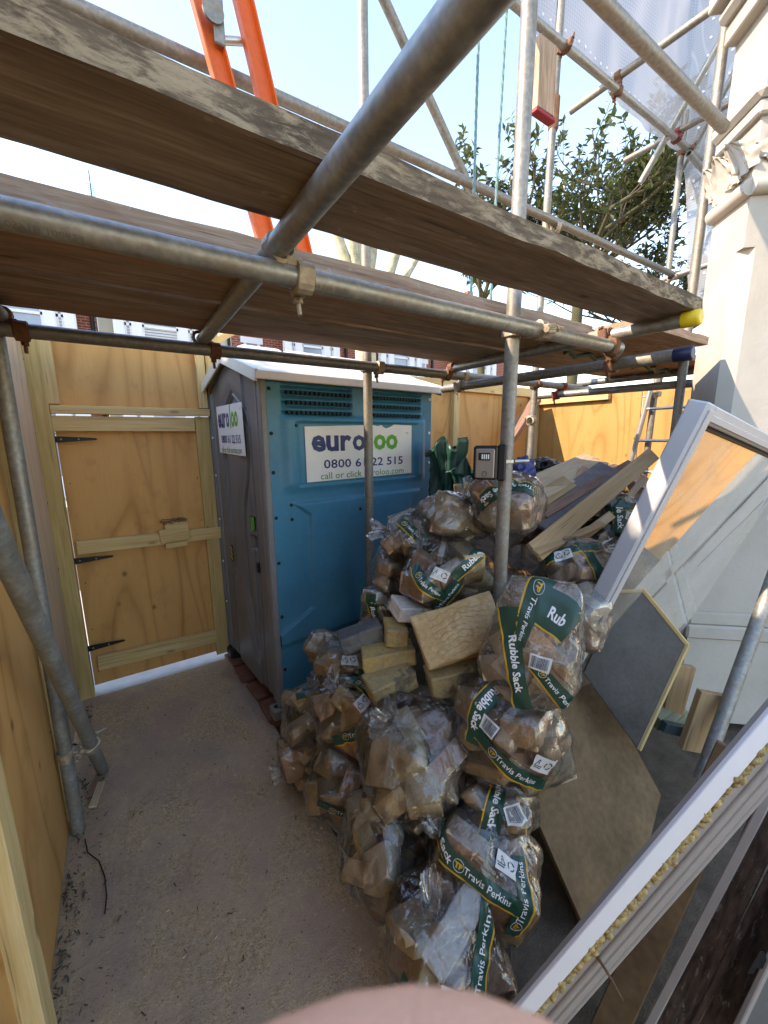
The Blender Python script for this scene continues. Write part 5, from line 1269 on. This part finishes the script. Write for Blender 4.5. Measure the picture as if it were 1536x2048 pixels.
S('small crumpled sack at the foot of the toilet wall', 655, 1300, 1.98, 38, 36, 19, n=8, haze='film_milky', slack=.03, extra=((-.10, .0, .06), (.02, .0, .10)))
S('red rubble sack behind the uppermost loose brick', 775, 1215, 1.80, 48, 58, 20, n=12, prints=(('band', -.6, -.4, -82, .16, .05, (('Rubble', 0, .026),)),))
S('dim sack under the loose bricks', 880, 1425, 1.52, 78, 52, 21, n=12)
S('sack behind the tall necked one, beside the stile', 1150, 1235, 1.60, 70, 66, 22, n=12, haze='film_milky')
S('sack behind the near upright with a black band', 1005, 1185, 1.84, 76, 56, 23, n=12, prints=(('band', -.1, .1, 0, .26, .05, TPK),))
S('sack with label below the split white faced brick', 690, 1335, 1.78, 52, 44, 24, n=10, prints=(('band', .3, -.5, 5, .18, .05, (('Perkins', .02, .018),)), ('label', .2, .3, -5)))
S('sack directly under the planks', 1095, 1065, 2.0, 70, 40, 25, n=10)
S('brown clear sack at the back under the golden hoarding', 1235, 968, 2.75, 58, 38, 26, n=10, haze='film_milky')
S('dim sack under the frontmost upright, behind the wide barcode sack', 1060, 1230, 1.50, 60, 60, 27, n=10)
S('black looking sack in the shadow between planks and window', 1190, 1040, 2.35, 60, 45, 28, n=10)

# loose rubble the sacks lie on
def heap_z(x, y):
    a = clampstep(x, .72, 1.35)*(1-clampstep(x, 3.2, 3.9))*clampstep(y, .80, 1.35)*(1-clampstep(y, 2.55, 2.9)); 
    if y > 1.93 and x < 1.95: a *= 0
    return -.085+.745*a+.06*a*mnoise.noise(Vector((x*7, y*7, 0)))+.05*a*mnoise.noise(Vector((x*19, y*19, 0)))
g = Geo(); g.grid(lambda u, v: (.65+u*3.3, .75+v*2.15, heap_z(.65+u*3.3, .75+v*2.15)), 110, 76); hp = part('rubble_heap', g, M['soil']); setp(hp, 'dark loose rubble and dirt under the heap of sacks', 'rubble', kind='stuff')

# loose bricks and stones on the heap
def rough_block(dims, seed, sub=2, amp=.004):
    bm = bmesh.new(); bmesh.ops.create_cube(bm, size=1)
    for v in bm.verts: v.co = Vector((v.co.x*dims[0], v.co.y*dims[1], v.co.z*dims[2]))
    bmesh.ops.bevel(bm, geom=bm.edges[:], offset=.005, segments=1, affect='EDGES'); bmesh.ops.subdivide_edges(bm, edges=bm.edges[:], cuts=sub, use_grid_fill=True)
    for v in bm.verts:
        n = mnoise.noise(v.co*28+Vector((seed, 0, 0))); v.co += v.co.normalized()*(n*amp)+Vector((mnoise.noise(v.co*60+Vector((0, seed, 0))), 0, mnoise.noise(v.co*60+Vector((0, 0, seed)))))*amp*.5
    me = bpy.data.meshes.new('block'); bm.to_mesh(me); bm.free(); return me
def brick_mat(name, face, dark, f=.5):
    m, t, o = newmat(name); b = NB(t); c = b.coord((1, 1, 1), rnd=False); n = b.noise(c, 11, 5, .65); n2 = b.noise(c, 70, 4)
    col = b.mix(b.ramp(n, [(f-.04, (0, 0, 0)), (f+.04, (1, 1, 1))]), face, dark); col = b.mix(.3, col, b.ramp(n2, [(.3, tuple(x*.4 for x in face)), (.7, tuple(min(1, x*1.4) for x in face))]))
    b.pbr(o, col, .9, 0, b.bump(b.mix(.4, n, n2), .6, .008), .2); return m
BB = brick_mat('yellow_stock_brick', (.44, .30, .115), (.30, .22, .12)); BG = brick_mat('sooty_stock_brick', (.36, .27, .13), (.075, .07, .065), .55); BW = brick_mat('whitewashed_brick', (.66, .60, .52), (.42, .30, .14), .62)
BGR = brick_mat('grey_mortar_face', (.10, .10, .10), (.16, .15, .13))
def loose(label, x, y, d, dims, rot, mat, seed, faces=()):
    c = px(x, y, d); Mx = T(c) @ Matrix(((RT.x, -FW.x*0+_fwh.x, 0, 0), (RT.y, _fwh.y, 0, 0), (0, 0, 1, 0), (0, 0, 0, 1))) @ Matrix.Rotation(math.radians(rot[2]), 4, 'Z') @ Matrix.Rotation(math.radians(rot[1]), 4, 'Y') @ Matrix.Rotation(math.radians(rot[0]), 4, 'X')
    o = part('loose_brick', rough_block(dims, seed), mat, None, Mx); setp(o, label, 'brick', 'loose bricks on the heap')
    for (a, b_, mt, nm) in faces:
        g = Geo(); g.grid(lambda u, v: tuple(Vector(a)+Vector((u*b_[0], (u if b_[0] == 0 else v)*b_[1], v*b_[2]))+Vector((0, 0, 0))*mnoise.noise(Vector((u*9, v*9, seed)))), 6, 4); part(nm, g, mt, o, Mx)
    return o
_fwh = Vector((FW.x, FW.y, 0)).normalized()
loose('uppermost loose brick under the two band sack, pale top', 826, 1218, 1.60, (.165, .11, .062), (8, 12, 22), BW, 1)
loose('split brick with white painted face at the left of the stack', 722, 1272, 1.60, (.175, .10, .07), (-4, -14, 14), BGR, 2, ((( -.0895, -.052, -.03), (0, .10, .055), M['white'], 'painted_face'),))
loose('brick end showing its yellow broken face', 790, 1264, 1.57, (.085, .12, .07), (0, 5, 6), BB, 3)
loose('yellow brick with a mortar stripe, third up in the stack', 776, 1311, 1.53, (.20, .10, .065), (0, -6, 8), BB, 4)
loose('lowest brick of the stack with chipped grey corner', 780, 1362, 1.47, (.175, .11, .075), (4, -12, 24), BG, 5)
loose('sooty yellow brick under the chiselled slab', 910, 1352, 1.44, (.20, .10, .085), (0, -8, 10), BG, 6)
# chiselled sandstone slab
SLm = brick_mat('chiselled_sandstone', (.47, .31, .15), (.56, .41, .23), .52)
c = px(918, 1262, 1.43); Ms = T(c) @ Matrix(((RT.x, _fwh.x, 0, 0), (RT.y, _fwh.y, 0, 0), (0, 0, 1, 0), (0, 0, 0, 1))) @ Matrix.Rotation(math.radians(6), 4, 'Z') @ Matrix.Rotation(math.radians(-17), 4, 'Y') @ Matrix.Rotation(math.radians(-38), 4, 'X')
sl_ = part('stone_slab', rough_block((.30, .085, .185), 9, 4, .009), SLm, None, Ms); setp(sl_, 'big chiselled buff stone slab lying on the loose bricks', 'stone')
g = Geo()
for k in range(8):
    z0 = -.088+k*.02; g.tube([(-.10+i*.0085, -.0475+.002*math.sin(i*.7+k), z0+.02*(1-abs((i*.0085*9.5+.15*math.sin(k)) % 2-1))*1.2+.003*math.sin(i*1.1+k*2)) for i in range(25)], .0006, 4)
part('tool_mark', g, brick_mat('tool_mark_shadow', (.36, .235, .115), (.40, .27, .14)), sl_, Ms)

# planks on top of the heap
def plank(label, a, b, wdt, th, mat, up):
    o = thing('loose_plank', label, 'plank', a, 'loose planks on the heap'); beam('plank', a, b, wdt, th, M[mat], o, up, .002); return o
plank('pale plywood strip, uppermost and leftmost of the loose planks', px(1052, 985, 1.95), px(1192, 918, 2.7), .17, .016, 'plank_pale', (.25, -.35, 1))
plank('thinner pale board under the uppermost plank', px(1058, 1000, 1.93), px(1150, 948, 2.5), .12, .016, 'plank_pale', (.25, -.35, 1))
plank('stamped pallet block board under the pale planks', px(1062, 1015, 1.9), px(1135, 968, 2.2), .09, .05, 'plank_tan', (.2, -.6, 1))
plank('grey faced board, middle of the loose planks', px(1075, 1052, 1.80), px(1226, 938, 2.45), .18, .018, 'slate_board', (.15, -.40, 1))
plank('long tan board with nails, rising highest to the right', px(1068, 1105, 1.60), px(1306, 908, 2.45), .085, .02, 'plank_tan', (-.35, -.85, .6))
plank('thin torn strip of timber lying over the sunlit sack', px(1070, 1107, 1.58), px(1205, 1048, 1.9), .035, .018, 'plank_tan', (0, -.4, 1))
plank('short grey board end poking out left of the pale planks', px(1040, 1010, 2.05), px(1120, 985, 2.3), .10, .03, 'slate_board', (.1, -.3, 1))
plank('weathered board flat at the back of the heap', px(1090, 962, 2.6), px(1215, 950, 3.0), .16, .025, 'board_red', (.0, -.2, 1))
plank('dark short batten under the grey faced board', px(1050, 1062, 1.85), px(1140, 1030, 2.1), .07, .04, 'timber_red', (.2, -.3, 1))
plank('thin red brown slat fanned out over the grey faced board', px(1085, 1030, 1.85), px(1262, 925, 2.6), .05, .014, 'timber_red', (.1, -.5, 1))
plank('weathered grey brown slat between the pale and grey boards', px(1070, 1002, 1.95), px(1205, 930, 2.7), .06, .014, 'board', (.15, -.4, 1))
plank('splintered dark lath crossing the planks', px(1110, 1040, 1.9), px(1170, 935, 2.4), .035, .014, 'board_red', (.5, -.4, 1))
plank('broken pale lath low beside the long tan board', px(1150, 1085, 1.85), px(1262, 1000, 2.2), .045, .013, 'plank_pale', (.1, -.7, .8))
plank('dark skirting offcut half buried at the right of the planks', px(1195, 1075, 2.0), px(1300, 985, 2.5), .07, .016, 'slate_board', (.1, -.6, 1))
plank('narrow lath standing up right of the long tan board', px(1200, 1060, 2.1), px(1290, 955, 2.5), .04, .018, 'plank_pale', (.2, -.6, 1))

# green tarpaulin bag beside the toilet, blue bag, black bag
def crumple(name, label, cat, c, rad, mat, seed, amp=.35, pts=(), sub=4):
    bm = bmesh.new(); bmesh.ops.create_icosphere(bm, subdivisions=sub, radius=1); off = Vector((seed*7.3, seed*1.7, seed)); bm.verts.index_update()
    for v in bm.verts:
        d = v.co.copy(); r = 1+amp*(.5-abs(mnoise.noise(d*1.9+off))*1.7)+amp*.4*(.4-abs(mnoise.noise(d*5+off))*1.5)
        for (pd, pw, ps) in pts:
            k = max(0, d.dot(Vector(pd).normalized())); r += ps*k**pw
        v.co = Vector((d.x*rad[0], d.y*rad[1], d.z*rad[2]))*r
    for f in bm.faces: f.smooth = True
    me = bpy.data.meshes.new(name); bm.to_mesh(me); bm.free(); o = part(name, me, mat, None, T(c)); setp(o, label, cat); return o
def tarp(label, c, hx, hy, hz, seed):
    off = Vector((seed*3.1, seed*1.3, 0))
    def f(u, v):
        a = u*2*PI; rr = 1+.30*(.5-abs(mnoise.noise(Vector((math.cos(a)*1.6, math.sin(a)*1.6, v*1.2))+off))*2.2)+.14*(.5-abs(mnoise.noise(Vector((math.cos(a)*4, math.sin(a)*4, v*3))+off))*2.2)
        taper = (.95-.25*math.sin(v*PI)*.5+.25*(v > .8)*(v-.8)*5); ct = 1 if v < .97 else .9
        top = hz*(2*v-1)+(.10*mnoise.noise(Vector((math.cos(a)*1.4, math.sin(a)*1.4, 7))+off) if v > .9 else 0)
        return (math.cos(a)*hx*rr*taper*ct, math.sin(a)*hy*rr*taper*ct, top)
    g = Geo(); g.grid(f, 90, 40); o = part('tarpaulin_bag', g, M['tarp'], None, T(c)); setp(o, label, 'bag')
tarp('dark green tarpaulin bag slumped beside the toilet', px(893, 955, 2.5), .12, .10, .20, 7)
tarp('smaller green bag slumped right of the standing one', px(930, 965, 2.45), .11, .09, .085, 5)
crumple('plastic_bag', 'crumpled blue plastic bag behind the near upright', 'bag', px(1046, 950, 2.0), (.05, .05, .08), M['tarp_lite'], 6, .5)
crumple('refuse_bag', 'black refuse bag in the shadow under the planks', 'bag', px(1185, 1075, 2.15), (.17, .14, .10), M['blackbag'], 8, .5)
crumple('refuse_bag', 'black refuse bag behind the loose planks', 'bag', px(1085, 935, 2.7), (.12, .10, .06), M['blackbag'], 9, .5)
o = thing('cardboard_box', 'small brown cardboard box below the green tarpaulin bag', 'box', px(928, 978, 2.15)); beam('box', px(910, 984, 2.1), px(948, 980, 2.1), .08, .07, M['plank_tan'], o)

# scraps on the path
random.seed(12)
wi = thing('wire', 'thin bent wire lying on the path by the left hoarding', 'wire', (-.25, 1.6, 0)); g = Geo()
g.tube([(-.275, 1.80, .006), (-.262, 1.72, .012), (-.225, 1.66, .010), (-.205, 1.58, .008), (-.198, 1.50, .010), (-.203, 1.44, .006)], .0022, 6); part('strand', g, M['black'], wi, Matrix())
g = Geo()
for k in range(150):
    near = random.random() < .6
    x = (-.32+abs(random.gauss(0, .05))) if near else random.uniform(-.3, .55); y = random.uniform(.9, 2.6); L_ = random.uniform(.002, .010); a = random.random()*PI; wd_ = random.uniform(.0006, .0025)
    c = Vector((x, y, .007)); d = Vector((math.cos(a), math.sin(a), random.uniform(0, .3)))*L_; e = Vector((-math.sin(a), math.cos(a), 0))*wd_; g.add([c-d-e, c+d-e, c+d+e, c-d+e, c+Vector((0, 0, .003))], [(0, 1, 4), (1, 2, 4), (2, 3, 4), (3, 0, 4)])
for k in range(240):
    x = -.325+abs(random.gauss(0, .022)); y = random.choice((1.55, 1.62, 1.9, 2.0, 2.1, 1.35, 2.7))+random.gauss(0, .05); L_ = random.uniform(.003, .013); a = random.random()*PI
    c = Vector((x, y, .006+random.random()*.008)); d = Vector((math.cos(a), math.sin(a), random.uniform(-.3, .5)))*L_; e = Vector((-math.sin(a), math.cos(a), .2))*L_*random.uniform(.15, .5); g.add([c-d, c+e, c+d, c-e, c+Vector((0, 0, .004))], [(0, 1, 4), (1, 2, 4), (2, 3, 4), (3, 0, 4)])
lt_ = part('leaf_litter', g, M['twig']); setp(lt_, 'scattered dead leaf scraps and grit along the path edge', 'litter', kind='stuff')
g = Geo()
for k in range(46):
    x = random.uniform(-.3, .55); y = random.uniform(.8, 2.7); L_ = random.uniform(.003, .009); a = random.random()*PI; c = Vector((x, y, .008)); d = Vector((math.cos(a), math.sin(a), 0))*L_; e = Vector((-math.sin(a), math.cos(a), 0))*L_*.3
    g.add([c-d, c+e, c+d, c-e, c+Vector((0, 0, .003))], [(0, 1, 4), (1, 2, 4), (2, 3, 4), (3, 0, 4)])
for k in range(60):
    x = .50+random.gauss(0, .05); y = random.uniform(.8, 2.8); L_ = random.uniform(.003, .009); a = random.random()*PI; c = Vector((x, y, .004)); d = Vector((math.cos(a), math.sin(a), 0))*L_; e = Vector((-math.sin(a), math.cos(a), 0))*L_*.7
    g.add([c-d, c+e, c+d, c-e, c+Vector((0, 0, L_*.8))], [(0, 1, 4), (1, 2, 4), (2, 3, 4), (3, 0, 4)])
lt_ = part('wood_chips', g, M['plank_pale']); setp(lt_, 'pale wood chips scattered on the path', 'litter', kind='stuff')
for i, (p0, p1, lb) in enumerate((((-.27, 2.02, .012), (-.235, 2.12, .02), 'broken strip of brick red wood by the leaning tube foot'), ((-.255, 1.95, .012), (-.225, 2.08, .018), 'pale split of wood by the leaning tube foot'))):
    o = thing('wood_splinter', lb, 'wood scrap', p0); beam('splinter', p0, p1, .03, .012, M['timber_red'] if i == 0 else M['plank_pale'], o)

# ================================================================== PHOTOGRAPHER'S FINGER, just below the lens
def cp(a, b, d): return CAM+RT*a+UP*b+FW*d
tip = cp(.0016, -.0305, .0205)
fb = bmesh.new()
hand_pts = [(cp(.0002, -.0356, .006), .0305), (cp(.0004, -.0445, .0065), .028), (cp(.003, -.066, .013), .016), (cp(.006, -.081, .016), .0115), (cp(.010, -.115, .010), .016), (cp(.014, -.155, -.012), .026), (cp(.016, -.20, -.05), .026), (cp(.02, -.26, -.11), .030)]
edges = [(i, i+1) for i in range(len(hand_pts)-1)]
for s, (ox, ln) in enumerate(((.022, .055), (.040, .052), (.056, .042))):
    b0 = len(hand_pts); hand_pts += [(cp(.012+ox, -.125, .004), .010), (cp(.012+ox, -.118+.004, .035), .0085), (cp(.010+ox, -.135, .055), .0078), (cp(.008+ox, -.155, .048), .0072)]
    edges += [(4, b0), (b0, b0+1), (b0+1, b0+2), (b0+2, b0+3)]
b0 = len(hand_pts); hand_pts += [(cp(-.012, -.150, .004), .011), (cp(-.026, -.128, .028), .0095), (cp(-.022, -.108, .048), .0082)]; edges += [(5, b0), (b0, b0+1), (b0+1, b0+2)]
me = bpy.data.meshes.new('hand'); me.from_pydata([tuple(p) for p, r in hand_pts], edges, []); ho = bpy.data.objects.new('hand', me); COL.objects.link(ho)
bpy.context.view_layer.objects.active = ho
md = ho.modifiers.new('skin', 'SKIN'); 
if not me.skin_vertices: 
    bm = bmesh.new(); bm.from_mesh(me); bm.verts.layers.skin.verify(); bm.to_mesh(me); bm.free()
for i, (p, r) in enumerate(hand_pts): me.skin_vertices[0].data[i].radius = (r, r)
me.skin_vertices[0].data[5].use_root = True
ho.modifiers.new('sub', 'SUBSURF').levels = 3; ho.modifiers['sub'].render_levels = 3
bpy.context.view_layer.update(); dg = bpy.context.evaluated_depsgraph_get(); em = bpy.data.meshes.new_from_object(ho.evaluated_get(dg)); bpy.data.objects.remove(ho)
em.name = 'hand'; em.materials.clear(); em.materials.append(M['skin']); em.polygons.foreach_set('use_smooth', [True]*len(em.polygons))
hd = part('hand', em, None); setp(hd, 'blurred fingertip of the person holding the camera at the bottom edge', 'hand')
